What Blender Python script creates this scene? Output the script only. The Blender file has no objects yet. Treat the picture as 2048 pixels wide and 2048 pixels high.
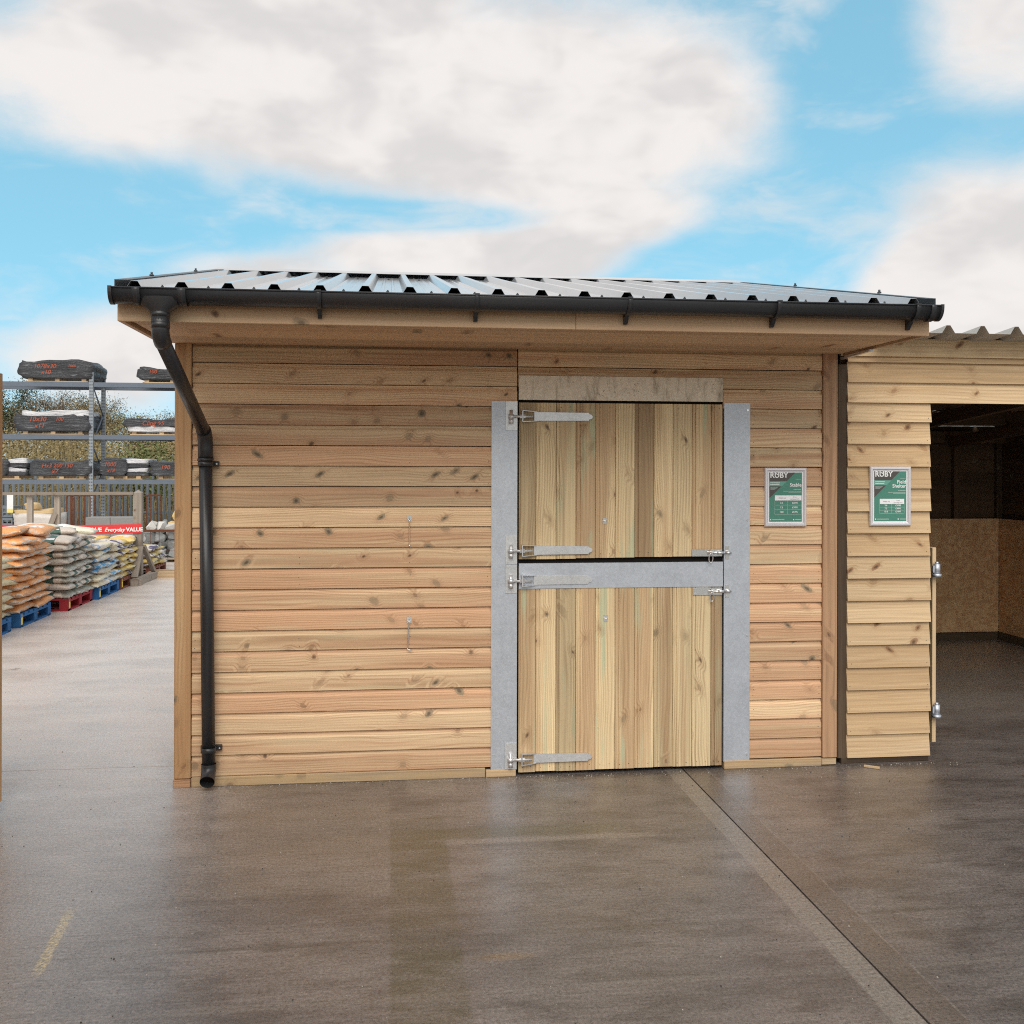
import bpy, bmesh, math, random
from math import sin, cos, pi, radians
from mathutils import Vector, Matrix, Euler

random.seed(7)
SC = bpy.context.scene
COL = SC.collection

# ------------------------------------------------------------------ camera
YAW = 0.1192
cam_d = bpy.data.cameras.new('camera')
cam = bpy.data.objects.new('camera', cam_d)
COL.objects.link(cam)
cam.location = (1.1262, -5.5849, 1.6984)
cam.rotation_mode = 'XYZ'
cam.matrix_world = (Matrix.Translation(cam.location) @ Matrix.Rotation(-YAW, 4, 'Z')
                    @ Matrix.Rotation(pi / 2, 4, 'X') @ Matrix.Rotation(0.0025, 4, 'Z'))
cam_d.sensor_width = 36.0
cam_d.lens = 36.0 * 2041.95 / 2048
cam_d.shift_y = -(1024 - 933.26) / 2048
cam_d.clip_start = 0.05
cam_d.clip_end = 3000
SC.camera = cam

# ------------------------------------------------------------------ sky and sun
SUN_EL, SUN_ROT = 47.0, 188.0
SUN_STRENGTH, SUN_ANGLE = 1.5, 50.0
SKY_STRENGTH = 0.10
CLOUD_WHITE, CLOUD_GREY = (5.25, 5.04, 4.92), (4.25, 4.13, 4.10)
EXPOSURE = 0.78

world = bpy.data.worlds.new('World')
SC.world = world
world.use_nodes = True
world.cycles.sampling_method = 'NONE'   # an even sky: found well enough by the scattered rays


class NT:
    """small helper to write node trees as expressions"""
    def __init__(self, tree):
        self.t = tree
        self.n = tree.nodes
        self.l = tree.links

    def node(self, typ, **kw):
        n = self.n.new(typ)
        for k, v in kw.items():
            setattr(n, k, v)
        return n

    def put(self, sock, v):
        if v is None:
            return
        if isinstance(v, bpy.types.NodeSocket):
            self.l.new(v, sock)
        else:
            if sock.type == 'RGBA' and hasattr(v, '__len__') and len(v) == 3:
                v = (*v, 1.0)
            sock.default_value = v

    def math(self, op, a, b=None, c=None, clamp=False):
        n = self.node('ShaderNodeMath', operation=op, use_clamp=clamp)
        self.put(n.inputs[0], a)
        self.put(n.inputs[1], b)
        self.put(n.inputs[2], c)
        return n.outputs[0]

    def add(self, a, b): return self.math('ADD', a, b)
    def sub(self, a, b): return self.math('SUBTRACT', a, b)
    def mul(self, a, b): return self.math('MULTIPLY', a, b)
    def frac(self, a): return self.math('FRACT', a)
    def mx(self, a, b): return self.math('MAXIMUM', a, b)
    def mn(self, a, b): return self.math('MINIMUM', a, b)

    def vmath(self, op, a, b=None):
        n = self.node('ShaderNodeVectorMath', operation=op)
        self.put(n.inputs[0], a)
        self.put(n.inputs[1], b)
        return n.outputs['Value'] if op in ('LENGTH', 'DOT_PRODUCT', 'DISTANCE') else n.outputs[0]

    def xyz(self, v):
        n = self.node('ShaderNodeSeparateXYZ')
        self.put(n.inputs[0], v)
        return n.outputs[0], n.outputs[1], n.outputs[2]

    def vec(self, x=0.0, y=0.0, z=0.0):
        n = self.node('ShaderNodeCombineXYZ')
        self.put(n.inputs[0], x)
        self.put(n.inputs[1], y)
        self.put(n.inputs[2], z)
        return n.outputs[0]

    def noise(self, v, scale=1.0, detail=2.0, rough=0.5, dist=0.0, color=False, lac=2.0):
        n = self.node('ShaderNodeTexNoise')
        self.put(n.inputs['Vector'], v)
        self.put(n.inputs['Scale'], scale)
        self.put(n.inputs['Detail'], detail)
        self.put(n.inputs['Roughness'], rough)
        self.put(n.inputs['Lacunarity'], lac)
        self.put(n.inputs['Distortion'], dist)
        return n.outputs['Color'] if color else n.outputs['Fac']

    def vor(self, v, scale=1.0, rnd=1.0, feature='F1', dims='3D'):
        n = self.node('ShaderNodeTexVoronoi', feature=feature, voronoi_dimensions=dims)
        self.put(n.inputs['Vector'], v)
        self.put(n.inputs['Scale'], scale)
        self.put(n.inputs['Randomness'], rnd)
        return n.outputs

    def ramp(self, v, a, b, lo=0.0, hi=1.0, smooth=True):
        n = self.node('ShaderNodeMapRange', interpolation_type='SMOOTHSTEP' if smooth else 'LINEAR')
        n.clamp = True
        self.put(n.inputs[0], v)
        for i, x in enumerate((a, b, lo, hi)):
            self.put(n.inputs[1 + i], x)
        return n.outputs[0]

    def mix(self, f, a, b, mode='MIX'):
        n = self.node('ShaderNodeMix', data_type='RGBA', blend_type=mode)
        self.put(n.inputs[0], f)
        self.put(n.inputs[6], a)
        self.put(n.inputs[7], b)
        return n.outputs[2]

    def scale_col(self, c, f):
        return self.vmath('SCALE_', c, f)

    def bump(self, h, strength=0.3, dist=0.01, normal=None):
        n = self.node('ShaderNodeBump')
        self.put(n.inputs['Strength'], strength)
        self.put(n.inputs['Distance'], dist)
        self.put(n.inputs['Height'], h)
        if normal is not None:
            self.put(n.inputs['Normal'], normal)
        return n.outputs[0]


wt = NT(world.node_tree)
wt.n.clear()
w_out = wt.node('ShaderNodeOutputWorld')
w_bg = wt.node('ShaderNodeBackground')
w_bg.inputs['Strength'].default_value = SKY_STRENGTH
wt.l.new(w_bg.outputs[0], w_out.inputs[0])
sky = wt.node('ShaderNodeTexSky', sky_type='NISHITA')
sky_vec = wt.vmath('NORMALIZE', wt.vmath('ADD', wt.node('ShaderNodeTexCoord').outputs['Generated'], (0.0, 0.0, 0.42)))
wt.l.new(sky_vec, sky.inputs[0])
sky.sun_disc = False
sky.sun_elevation = radians(SUN_EL)
sky.sun_rotation = radians(SUN_ROT)
sky.air_density = 1.0
sky.dust_density = 0.4
sky.ozone_density = 1.2
# clouds: a density field over azimuth and elevation
w_dir = wt.node('ShaderNodeTexCoord').outputs['Generated']
fwd = (sin(YAW), cos(YAW), 0.0)
rgt = (cos(YAW), -sin(YAW), 0.0)
az = wt.math('ARCTAN2', wt.vmath('DOT_PRODUCT', w_dir, rgt), wt.vmath('DOT_PRODUCT', w_dir, fwd))
_, _, wz = wt.xyz(w_dir)
el = wt.math('ARCSINE', wz)
ang = wt.vec(az, el, 0.0)
# rolled-up texture coordinates so that the field closes round the whole sky
cyl = wt.vec(wt.math('SINE', az), wt.math('COSINE', az), wt.mul(el, 1.9))
warp = wt.noise(cyl, 6.0, 2.0, 0.55, color=True)
cylw = wt.vmath('ADD', cyl, wt.vmath('MULTIPLY', wt.vmath('SUBTRACT', warp, (0.5, 0.5, 0.5)), (0.10, 0.10, 0.10)))
n_big = wt.noise(cylw, 2.6, 4.0, 0.55)
n_fine = wt.noise(cylw, 8.0, 8.0, 0.68)
dens = wt.add(wt.mul(n_big, 0.65), wt.mul(n_fine, 0.40))


def sky_at(u, v):
    u, v = u * 1.06, v * 1.06
    a = math.atan((u - 1024) / 2042)
    return a, math.atan((933 - v) / 2042 * cos(a))


# banks of cloud (+) and clear gaps (-): where they stand in the sky, angular size, weight
BANKS = [(300, 90, 460, 150, .30), (760, 110, 520, 210, .34), (1180, 210, 330, 150, .32), (1000, 310, 330, 70, .16),
         (560, 250, 260, 110, .16), (120, 130, 240, 110, .18), (1000, 375, 260, 40, .14), (1190, 415, 190, 45, .34),
         (820, 490, 260, 75, .36), (1050, 480, 200, 60, .30), (450, 510, 140, 34, .26),
         (190, 660, 170, 80, .30), (1870, 470, 190, 160, .42), (1740, 560, 170, 110, .30),
         (1880, 60, 180, 130, .30), (1690, 300, 170, 45, .10), (130, 265, 170, 45, .13), (425, 360, 60, 40, .13),
         (1600, 160, 150, 190, -.22), (150, 440, 330, 130, -.20), (1480, 480, 210, 110, -.20), (520, 390, 190, 70, -.14),
         (720, 408, 240, 30, -.20), (1330, 520, 200, 60, -.16), (-20, 0, 130, 60, -.24), (1820, 250, 160, 70, -.16), (40, 560, 120, 90, -.12)]
for (u, v, ru, rv, amp) in BANKS:
    a, e = sky_at(u, v)
    q = wt.vmath('MULTIPLY', wt.vmath('SUBTRACT', ang, (a, e, 0)), (2042 / 1.06 / ru, 2042 / 1.06 / rv, 0))
    dens = wt.add(dens, wt.ramp(wt.vmath('LENGTH', q), 0.15, 1.45, amp, 0.0))
veil = wt.mul(wt.ramp(wt.noise(wt.vmath('MULTIPLY', cylw, (1.0, 1.0, 1.5)), 5.0, 5.0, 0.62), 0.44, 0.70), 0.55)
# the rest of the sky, overhead and behind, is closed cloud: the light in the yard is soft and neutral
away = wt.mx(wt.ramp(wt.math('ABSOLUTE', az), 0.62, 1.15), wt.ramp(el, 0.55, 0.85))
dens = wt.add(dens, wt.mul(away, 0.24))
mask = wt.mx(wt.ramp(dens, 0.41, 0.85), veil)
above = wt.noise(wt.vmath('ADD', cylw, (0.0, 0.0, 0.085)), 4.5, 4.0, 0.6)
here = wt.noise(cylw, 4.5, 4.0, 0.6)
shade = wt.ramp(wt.sub(above, here), -0.10, 0.16)
thick = wt.ramp(dens, 0.55, 0.85)
ccol = wt.mix(wt.mul(shade, wt.ramp(thick, 0.0, 1.0, 0.35, 1.0)), (*CLOUD_WHITE, 1), (*CLOUD_GREY, 1))
skyc = wt.mix(1.0, sky.outputs[0], (1.74, 2.32, 1.74, 1), 'MULTIPLY')
wt.put(w_bg.inputs['Color'], wt.mix(mask, skyc, ccol))

sun_d = bpy.data.lights.new('sun', 'SUN')
sun_d.energy = SUN_STRENGTH
sun_d.angle = radians(SUN_ANGLE)
sun_d.color = (1.0, 0.94, 0.86)
sun = bpy.data.objects.new('sun', sun_d)
COL.objects.link(sun)
sr, se = radians(SUN_ROT), radians(SUN_EL)
sun_dir = Vector((sin(sr) * cos(se), cos(sr) * cos(se), sin(se)))
sun.rotation_euler = sun_dir.to_track_quat('Z', 'Y').to_euler()
sun.location = sun_dir * 30

SC.view_settings.view_transform = 'Standard'
SC.view_settings.look = 'None'
SC.view_settings.exposure = EXPOSURE
SC.view_settings.gamma = 1.0
SC.view_settings.use_curve_mapping = False
SC.render.engine = 'CYCLES'
SC.cycles.use_denoising = False      # keeps the fine grain of wood and concrete
SC.cycles.use_adaptive_sampling = True
SC.cycles.adaptive_threshold = 0.012
SC.cycles.max_bounces = 6
SC.cycles.diffuse_bounces = 5
SC.cycles.filter_width = 1.1
SC.cycles.glossy_bounces = 3
SC.cycles.transparent_max_bounces = 6
SC.cycles.sample_clamp_indirect = 6.0


# ------------------------------------------------------------------ materials
MATS = {}


def new_mat(name):
    m = bpy.data.materials.new(name)
    m.use_nodes = True
    t = NT(m.node_tree)
    b = m.node_tree.nodes['Principled BSDF']
    MATS[name] = m
    return m, t, b


def vscale(t, c, f):
    n = t.node('ShaderNodeVectorMath', operation='SCALE')
    t.put(n.inputs[0], c)
    t.put(n.inputs['Scale'], f)
    return n.outputs[0]


def wood(name, ca, cb, dark=(0.17, 0.095, 0.05), ring=0.22, rfreq=75.0, knots=0.30, kscale=(8.2, 8.6), green=0.3,
         var=0.16, streak=0.12, rough=0.62, spec=0.28, grey=0.0, knotgreen=0.5, ksize=0.17, ringcol=None):
    """softwood: growth rings about a pith that wanders along the board, knots, sap streaks; grain runs along local X"""
    m, t, b = new_mat(name)
    x, y, z = t.xyz(t.node('ShaderNodeTexCoord').outputs['Object'])
    r0 = t.node('ShaderNodeObjectInfo').outputs['Random']
    r1, r2, r3 = t.frac(t.mul(r0, 7.31)), t.frac(t.mul(r0, 13.7)), t.frac(t.mul(r0, 29.9))
    xo = t.add(x, t.mul(r0, 71.0))
    # knots
    kv = t.vec(t.add(t.mul(xo, kscale[0]), t.mul(z, t.mul(t.sub(r2, 0.5), 15.0))), t.add(t.mul(z, kscale[1]), t.mul(r1, 17.0)), t.mul(y, kscale[1] * 0.6))
    vo = t.vor(kv, 1.0, 0.95, dims='2D')
    sel, selb, _ = t.xyz(vo['Color'])
    has = t.ramp(sel, 1.0 - knots, 1.0 - knots + 0.02)
    kd = t.add(vo['Distance'], t.mul(t.sub(t.noise(t.vec(t.mul(xo, 40), t.mul(z, 60), t.mul(y, 60)), 1.0, 2.0), 0.5), 0.10))
    size = t.add(ksize * 0.5, t.mul(selb, ksize * 1.1))
    kstr = t.ramp(t.xyz(vo['Color'])[2], 0.0, 1.0, 0.30, 1.0)
    kmask = t.mul(t.mul(has, kstr), t.ramp(t.math('DIVIDE', kd, size), 0.90, 1.12, 1.0, 0.0))
    kcore = t.mul(t.mul(has, t.ramp(kstr, 0.62, 0.8)), t.ramp(t.math('DIVIDE', kd, size), 0.25, 0.7, 1.0, 0.0))
    halo = t.mul(has, t.ramp(kd, 0.04, 0.42, 1.0, 0.0))
    # growth rings
    wob = t.sub(t.noise(t.vec(t.mul(xo, 1.1), t.mul(y, 6), t.add(t.mul(z, 5), t.mul(r2, 20))), 1.0, 2.0, 0.5), 0.5)
    py = t.add(y, t.add(0.02, t.mul(r1, 0.07)))
    pz = t.add(z, t.add(t.mul(t.sub(r3, 0.6), 0.16), t.mul(wob, 0.10)))
    rad = t.add(t.math('SQRT', t.add(t.mul(py, py), t.mul(pz, pz))), t.mul(halo, 0.022))
    rg = t.math('SINE', t.mul(rad, rfreq * 2 * pi))
    rg = t.math('POWER', t.add(t.mul(rg, 0.5), 0.5), 2.2)
    rg = t.mul(rg, t.ramp(t.noise(t.vec(t.mul(xo, 2.0), t.mul(z, 14), 0.0), 1.0, 2.0), 0.35, 0.65, 0.35, 1.0))
    st = t.noise(t.vec(t.mul(xo, 2.2), t.mul(y, 160), t.mul(z, 190)), 1.0, 2.0, 0.6)
    band = t.noise(t.vec(t.mul(xo, 0.55), t.mul(y, 10), t.add(t.mul(z, 17), t.mul(r1, 40))), 1.0, 2.0, 0.55)
    cm = t.ramp(t.add(band, t.mul(t.sub(r2, 0.5), 0.34)), 0.36, 0.64)
    c = t.mix(cm, (*ca, 1), (*cb, 1))
    c = t.mix(t.mul(rg, ring), c, (*(ringcol or dark), 1))
    if green:
        gn = t.noise(t.vec(t.mul(xo, 1.3), t.mul(y, 9), t.add(t.mul(z, 15), t.mul(r3, 30))), 1.0, 3.0, 0.6)
        gm = t.mul(t.ramp(gn, 0.54, 0.66), t.ramp(r1, 0.2, 0.6))
        c = t.mix(t.mul(gm, green), c, (0.45, 0.475, 0.31, 1))
    c = t.mix(t.mul(halo, 0.38), c, (cb[0] * 0.62, cb[1] * 0.55, cb[2] * 0.5, 1))
    kc = t.mix(t.mul(t.ramp(selb, 0.35, 0.6), knotgreen), (dark[0] * 1.15, dark[1] * 1.1, dark[2] * 1.1, 1), (0.27, 0.27, 0.19, 1))
    c = t.mix(t.mul(kmask, 0.74), c, kc)
    c = t.mix(t.mul(kcore, 0.70), c, (0.07, 0.045, 0.03, 1))
    f = t.add(1.0, t.mul(t.sub(st, 0.5), streak * 2.6))
    f = t.mul(f, t.add(1.0, t.mul(t.sub(r3, 0.5), var * 2)))
    if grey:
        g = t.noise(t.vec(t.mul(xo, 3), t.mul(y, 20), t.mul(z, 24)), 1.0, 4.0, 0.65)
        c = t.mix(t.mul(t.ramp(g, 0.35, 0.7), grey), c, (0.26, 0.235, 0.21, 1))
    t.put(b.inputs['Base Color'], vscale(t, c, f))
    t.put(b.inputs['Roughness'], rough)
    t.put(b.inputs['Specular IOR Level'], spec)
    h = t.add(t.mul(st, 0.6), t.add(t.mul(rg, -0.25), t.mul(kmask, -0.4)))
    t.put(b.inputs['Normal'], t.bump(h, 0.35, 0.0025))
    return m


wood('clad_wood', (0.725, 0.525, 0.325), (0.615, 0.378, 0.227), knots=0.30, green=0.22, ring=0.55, ringcol=(0.36, 0.175, 0.085), streak=0.24, ksize=0.125, knotgreen=0.6)
wood('door_wood', (0.69, 0.535, 0.32), (0.50, 0.345, 0.20), knots=0.28, green=0.8, var=0.24, ring=0.50, ringcol=(0.25, 0.14, 0.065), kscale=(6.5, 9.5), ksize=0.10, streak=0.24)
wood('post_wood', (0.60, 0.39, 0.21), (0.46, 0.27, 0.135), knots=0.20, green=0.10, rfreq=60, ring=0.32)
wood('post_red', (0.50, 0.30, 0.175), (0.39, 0.215, 0.122), knots=0.28, green=0.0, rfreq=55, ring=0.40, streak=0.2)
wood('soffit_wood', (0.63, 0.44, 0.275), (0.55, 0.36, 0.22), knots=0.08, green=0.15, streak=0.16)
wood('sawn_wood', (0.65, 0.475, 0.29), (0.56, 0.385, 0.22), knots=0.24, green=0.0, ring=0.40, ringcol=(0.36, 0.21, 0.10), rfreq=50, streak=0.26,
     dark=(0.24, 0.12, 0.055), knotgreen=0.0, kscale=(8.0, 8.0), ksize=0.12, rough=0.75, var=0.09)
wood('sill_wood', (0.50, 0.355, 0.20), (0.40, 0.275, 0.155), knots=0.2, green=0.3, grey=0.35, rough=0.75)
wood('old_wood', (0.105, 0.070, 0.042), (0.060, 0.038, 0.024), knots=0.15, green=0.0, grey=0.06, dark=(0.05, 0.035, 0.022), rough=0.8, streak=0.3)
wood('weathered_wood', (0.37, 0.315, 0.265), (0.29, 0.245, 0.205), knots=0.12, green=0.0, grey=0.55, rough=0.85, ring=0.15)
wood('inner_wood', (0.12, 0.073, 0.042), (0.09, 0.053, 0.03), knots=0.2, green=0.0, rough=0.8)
wood('bearer_wood', (0.60, 0.45, 0.29), (0.52, 0.37, 0.22), knots=0.1, green=0.0, rough=0.8)


def simple(name, col, rough=0.6, metal=0.0, spec=0.5, nscale=8.0, namt=0.15, bump=0.0, bscale=60.0, stretch=(1, 1, 1), coords='Object',
           per=0.0):
    m, t, b = new_mat(name)
    co = t.vmath('MULTIPLY', t.node('ShaderNodeTexCoord').outputs[coords], stretch)
    n = t.noise(co, nscale, 5.0, 0.62)
    f = t.add(1.0 - namt, t.mul(n, namt * 2))
    if per:
        f = t.mul(f, t.add(1 - per, t.mul(t.node('ShaderNodeObjectInfo').outputs['Random'], 2 * per)))
    t.put(b.inputs['Base Color'], vscale(t, (*col,), f))
    t.put(b.inputs['Roughness'], t.math('MULTIPLY', t.add(0.82, t.mul(n, 0.36)), rough))
    t.put(b.inputs['Metallic'], metal)
    t.put(b.inputs['Specular IOR Level'], spec)
    if bump:
        t.put(b.inputs['Normal'], t.bump(t.noise(co, bscale, 3.0, 0.6), bump, 0.004))
    return m


def galv(name, col, rough=0.42, dirt=0.0, metal=0.75):
    """zinc-coated steel: spangle, faint stains, drip marks"""
    m, t, b = new_mat(name)
    co = t.node('ShaderNodeTexCoord').outputs['Object']
    sp = t.vor(co, 95.0)
    s1, _, _ = t.xyz(sp['Color'])
    n = t.noise(co, 6.0, 5.0, 0.6)
    n2 = t.noise(t.vmath('MULTIPLY', co, (9, 9, 2.2)), 2.5, 5.0, 0.7, 0.6)
    f = t.add(0.72, t.add(t.mul(s1, 0.12), t.add(t.mul(n, 0.24), t.mul(n2, 0.20))))
    c = vscale(t, (*col,), f)
    if dirt:
        c = t.mix(t.mul(t.ramp(n2, 0.45, 0.72), dirt), c, (0.30, 0.235, 0.16, 1))
        sc_ = t.noise(t.vmath('MULTIPLY', co, (60, 60, 40)), 1.0, 3.0, 0.7, 1.5)
        c = t.mix(t.mul(t.ramp(sc_, 0.60, 0.66), t.mul(t.ramp(n, 0.42, 0.6), dirt)), c, (0.10, 0.085, 0.07, 1))
    t.put(b.inputs['Base Color'], c)
    t.put(b.inputs['Metallic'], metal)
    t.put(b.inputs['Roughness'], t.add(rough - 0.06, t.mul(n, 0.16)))
    t.put(b.inputs['Normal'], t.bump(t.noise(co, 3.5, 2.0), 0.12, 0.02))
    return m


galv('galvanised', (0.56, 0.59, 0.645), 0.46)
galv('galvanised_hinge', (0.68, 0.68, 0.69), 0.36)
galv('galvanised_stained_reflect', (0.80, 0.69, 0.55), 0.50, dirt=0.8, metal=0.3)  # tan base colour paints in reflected ground and timber, with stains over it
galv('galvanised_bright', (0.66, 0.68, 0.71), 0.34)
simple('zinc_bolt', (0.80, 0.80, 0.80), 0.22, 0.95, nscale=30, namt=0.08)
simple('black_plastic', (0.022, 0.022, 0.025), 0.36, 0, 0.5, 5, 0.25, stretch=(1, 1, 1))
simple('roof_steel', (0.36, 0.37, 0.385), 0.11, 0.0, 0.9, 2.2, 0.15)
simple('roof_dark', (0.055, 0.06, 0.065), 0.35, 0.0, 0.5, 3, 0.2)
simple('shelter_sheet', (0.42, 0.40, 0.37), 0.45, 0.0, 0.5, 3, 0.15)
simple('dark_membrane', (0.012, 0.010, 0.009), 0.9, 0, 0.1)
simple('frame_alu', (0.74, 0.72, 0.76), 0.35, 0.35, 0.5, 20, 0.05)
simple('poster_paper', (0.88, 0.87, 0.90), 0.35, 0, 0.5, 5, 0.02)
simple('poster_green', (0.075, 0.245, 0.185), 0.35, 0, 0.5, 5, 0.04)
simple('poster_grey', (0.085, 0.075, 0.07), 0.35, 0, 0.5, 5, 0.04)
simple('poster_teal', (0.14, 0.36, 0.29), 0.35, 0, 0.5, 5, 0.03)
simple('ink_white', (0.88, 0.88, 0.88), 0.5, 0, 0.3, 5, 0.02)
simple('ink_faint', (0.45, 0.58, 0.53), 0.5, 0, 0.3, 5, 0.02)
simple('ink_dark', (0.10, 0.09, 0.10), 0.5, 0, 0.3, 5, 0.02)
simple('spray_orange', (0.42, 0.10, 0.05), 0.8, 0, 0.1, 30, 0.25)
simple('rack_steel', (0.125, 0.15, 0.19), 0.5, 0.1, 0.5, 3, 0.12)
simple('fence_steel', (0.16, 0.185, 0.205), 0.55, 0.2, 0.4, 4, 0.15, per=0.10)
simple('rust', (0.13, 0.05, 0.028), 0.85, 0.1, 0.2, 22, 0.35)
simple('banner_red', (0.66, 0.045, 0.05), 0.5, 0, 0.4, 3, 0.08)
simple('pallet_blue', (0.022, 0.115, 0.30), 0.7, 0, 0.3, 14, 0.35, per=0.08)
simple('pallet_red', (0.30, 0.022, 0.03), 0.7, 0, 0.3, 14, 0.35, per=0.08)
simple('pallet_brown', (0.20, 0.075, 0.05), 0.75, 0, 0.3, 14, 0.35, per=0.08)
simple('tag_yellow', (0.80, 0.58, 0.05), 0.5)
simple('concrete_block', (0.26, 0.255, 0.25), 0.9, 0, 0.2, 26, 0.16, 0.4, 120)
simple('stone_grey', (0.27, 0.28, 0.28), 0.85, 0, 0.25, 14, 0.35, 0.5, 40, per=0.35)
simple('stone_pale', (0.55, 0.53, 0.50), 0.85, 0, 0.25, 14, 0.25, 0.5, 40, per=0.2)
simple('stone_yellow', (0.62, 0.44, 0.20), 0.85, 0, 0.25, 10, 0.25, 0.4, 40, per=0.12)
simple('crate_grey', (0.15, 0.18, 0.21), 0.6, 0, 0.4, 6, 0.12)
simple('sacking', (0.55, 0.40, 0.22), 0.85, 0, 0.2, 16, 0.25, 0.4, 60)
simple('wrap_film', (0.55, 0.50, 0.46), 0.35, 0, 0.5, 7, 0.25, 0.6, 18, stretch=(1, 1, 4))
simple('price_card', (0.80, 0.80, 0.80), 0.5)
simple('price_card_yellow', (0.80, 0.66, 0.18), 0.5)
simple('bark', (0.085, 0.070, 0.055), 0.9, 0, 0.15, 9, 0.3)
simple('dead_leaf', (0.16, 0.045, 0.022), 0.8, 0, 0.2, 30, 0.3)
simple('grit', (0.40, 0.37, 0.33), 0.9, 0, 0.2, 30, 0.3)
simple('grit_dark', (0.055, 0.05, 0.045), 0.8, 0, 0.2, 30, 0.3)
simple('nail_head', (0.10, 0.085, 0.07), 0.5, 0.5)


def film(name, col, light, amount=0.25):
    """creased plastic wrap"""
    m, t, b = new_mat(name)
    co = t.node('ShaderNodeTexCoord').outputs['Object']
    n = t.noise(t.vmath('MULTIPLY', co, (1.2, 3, 7)), 3.0, 5.0, 0.65, 0.8)
    c = t.mix(t.mul(t.ramp(n, 0.56, 0.72), amount), (*col, 1), (*light, 1))  # paints fold highlights and creases into the colour, following the bump pattern
    t.put(b.inputs['Base Color'], c)
    t.put(b.inputs['Roughness'], 0.38)
    t.put(b.inputs['Normal'], t.bump(n, 0.9, 0.05))
    return m


film('wrap_black', (0.042, 0.043, 0.050), (0.30, 0.31, 0.34), 0.55)
film('wrap_white', (0.66, 0.66, 0.68), (0.25, 0.25, 0.27), 0.4)


def leafy(name, cols, rough=0.7, trans=0.25):
    m, t, b = new_mat(name)
    geo = t.node('ShaderNodeNewGeometry')
    r = geo.outputs['Random Per Island']
    pn = t.noise(geo.outputs['Position'], 0.55, 3.0)
    k = t.add(t.mul(r, 0.65), t.mul(t.ramp(pn, 0.35, 0.65), 0.35))
    c = t.mix(t.ramp(k, 0.0, 0.5), (*cols[0], 1), (*cols[1], 1))
    c = t.mix(t.ramp(k, 0.5, 1.0), c, (*cols[2], 1))
    t.put(b.inputs['Base Color'], c)
    t.put(b.inputs['Roughness'], rough)
    t.put(b.inputs['Specular IOR Level'], 0.2)
    return m


leafy('leaf_autumn', ((0.19, 0.15, 0.08), (0.23, 0.18, 0.095), (0.28, 0.215, 0.11)))
leafy('leaf_brown', ((0.22, 0.165, 0.105), (0.26, 0.195, 0.125), (0.30, 0.225, 0.145)))
leafy('leaf_dark', ((0.05, 0.06, 0.03), (0.075, 0.09, 0.04), (0.12, 0.125, 0.055)))
leafy('leaf_green', ((0.10, 0.12, 0.04), (0.16, 0.18, 0.07), (0.22, 0.22, 0.09)))
leafy('leaf_scrub', ((0.22, 0.175, 0.085), (0.27, 0.215, 0.105), (0.33, 0.255, 0.13)))
leafy('dry_grass', ((0.22, 0.16, 0.09), (0.32, 0.24, 0.14), (0.17, 0.19, 0.07)))


def sack_mat(name, base, print_col, accent, edge, mode):
    m, t, b = new_mat(name)
    co = t.node('ShaderNodeTexCoord').outputs['Object']
    x, y, z = t.xyz(co)
    r = t.node('ShaderNodeObjectInfo').outputs['Random']
    ax, ay = t.math('ABSOLUTE', x), t.math('ABSOLUTE', y)
    shift = t.vec(t.mul(r, 31.0), t.mul(r, 17.0), 0.0)
    cs = t.vmath('ADD', co, shift)
    n = t.noise(cs, 9.0, 3.0, 0.6)
    n2 = t.noise(cs, 34.0, 3.0, 0.6)
    if mode == 'orange':
        mk = t.ramp(t.add(n, t.mul(z, 2.2)), 0.40, 0.52)
        c = t.mix(mk, (*base, 1), (*print_col, 1))
        mk2 = t.mul(t.ramp(ax, 0.05, 0.07, 1.0, 0.0), t.mul(t.ramp(ay, 0.10, 0.11, 1.0, 0.0), t.ramp(z, 0.0, 0.01)))
        c = t.mix(t.mul(mk2, t.ramp(n2, 0.40, 0.5)), c, (*accent, 1))
    elif mode == 'band':
        mk = t.mul(t.ramp(t.add(x, t.mul(t.sub(n, 0.5), 0.05)), -0.03, -0.02), t.ramp(x, 0.09, 0.10, 1.0, 0.0))
        c = t.mix(mk, (*base, 1), (*print_col, 1))
        mk2 = t.mul(t.ramp(t.math('ABSOLUTE', t.sub(x, 0.035)), 0.045, 0.05, 1.0, 0.0), t.mul(t.ramp(ay, 0.07, 0.08), t.ramp(ay, 0.125, 0.13, 1.0, 0.0)))
        c = t.mix(mk2, c, (*accent, 1))
        mk3 = t.ramp(t.add(ax, t.mul(n, 0.08)), 0.215, 0.235)
        c = t.mix(t.mul(mk3, t.ramp(r, 0.4, 0.6, 0.0, 0.55)), c, (*print_col, 1))
    else:
        mk = t.ramp(t.add(t.mul(x, 1.6), n), 0.44, 0.50)
        c = t.mix(mk, (*base, 1), (*print_col, 1))
        mk2 = t.ramp(t.sub(n, t.mul(x, 1.5)), 0.80, 0.84)
        c = t.mix(mk2, c, (*accent, 1))
    c = t.mix(t.mul(t.ramp(ax, 0.262, 0.272), 0.75), c, (*edge, 1))
    f = t.mul(t.add(0.80, t.mul(n2, 0.4)), t.add(0.86, t.mul(r, 0.28)))
    t.put(b.inputs['Base Color'], vscale(t, c, f))
    t.put(b.inputs['Roughness'], 0.42)
    cr = t.noise(t.vmath('MULTIPLY', cs, (1, 2.2, 1)), 17.0, 4.0, 0.65, 0.8)
    t.put(b.inputs['Normal'], t.bump(cr, 0.8, 0.014))
    return m


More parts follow.
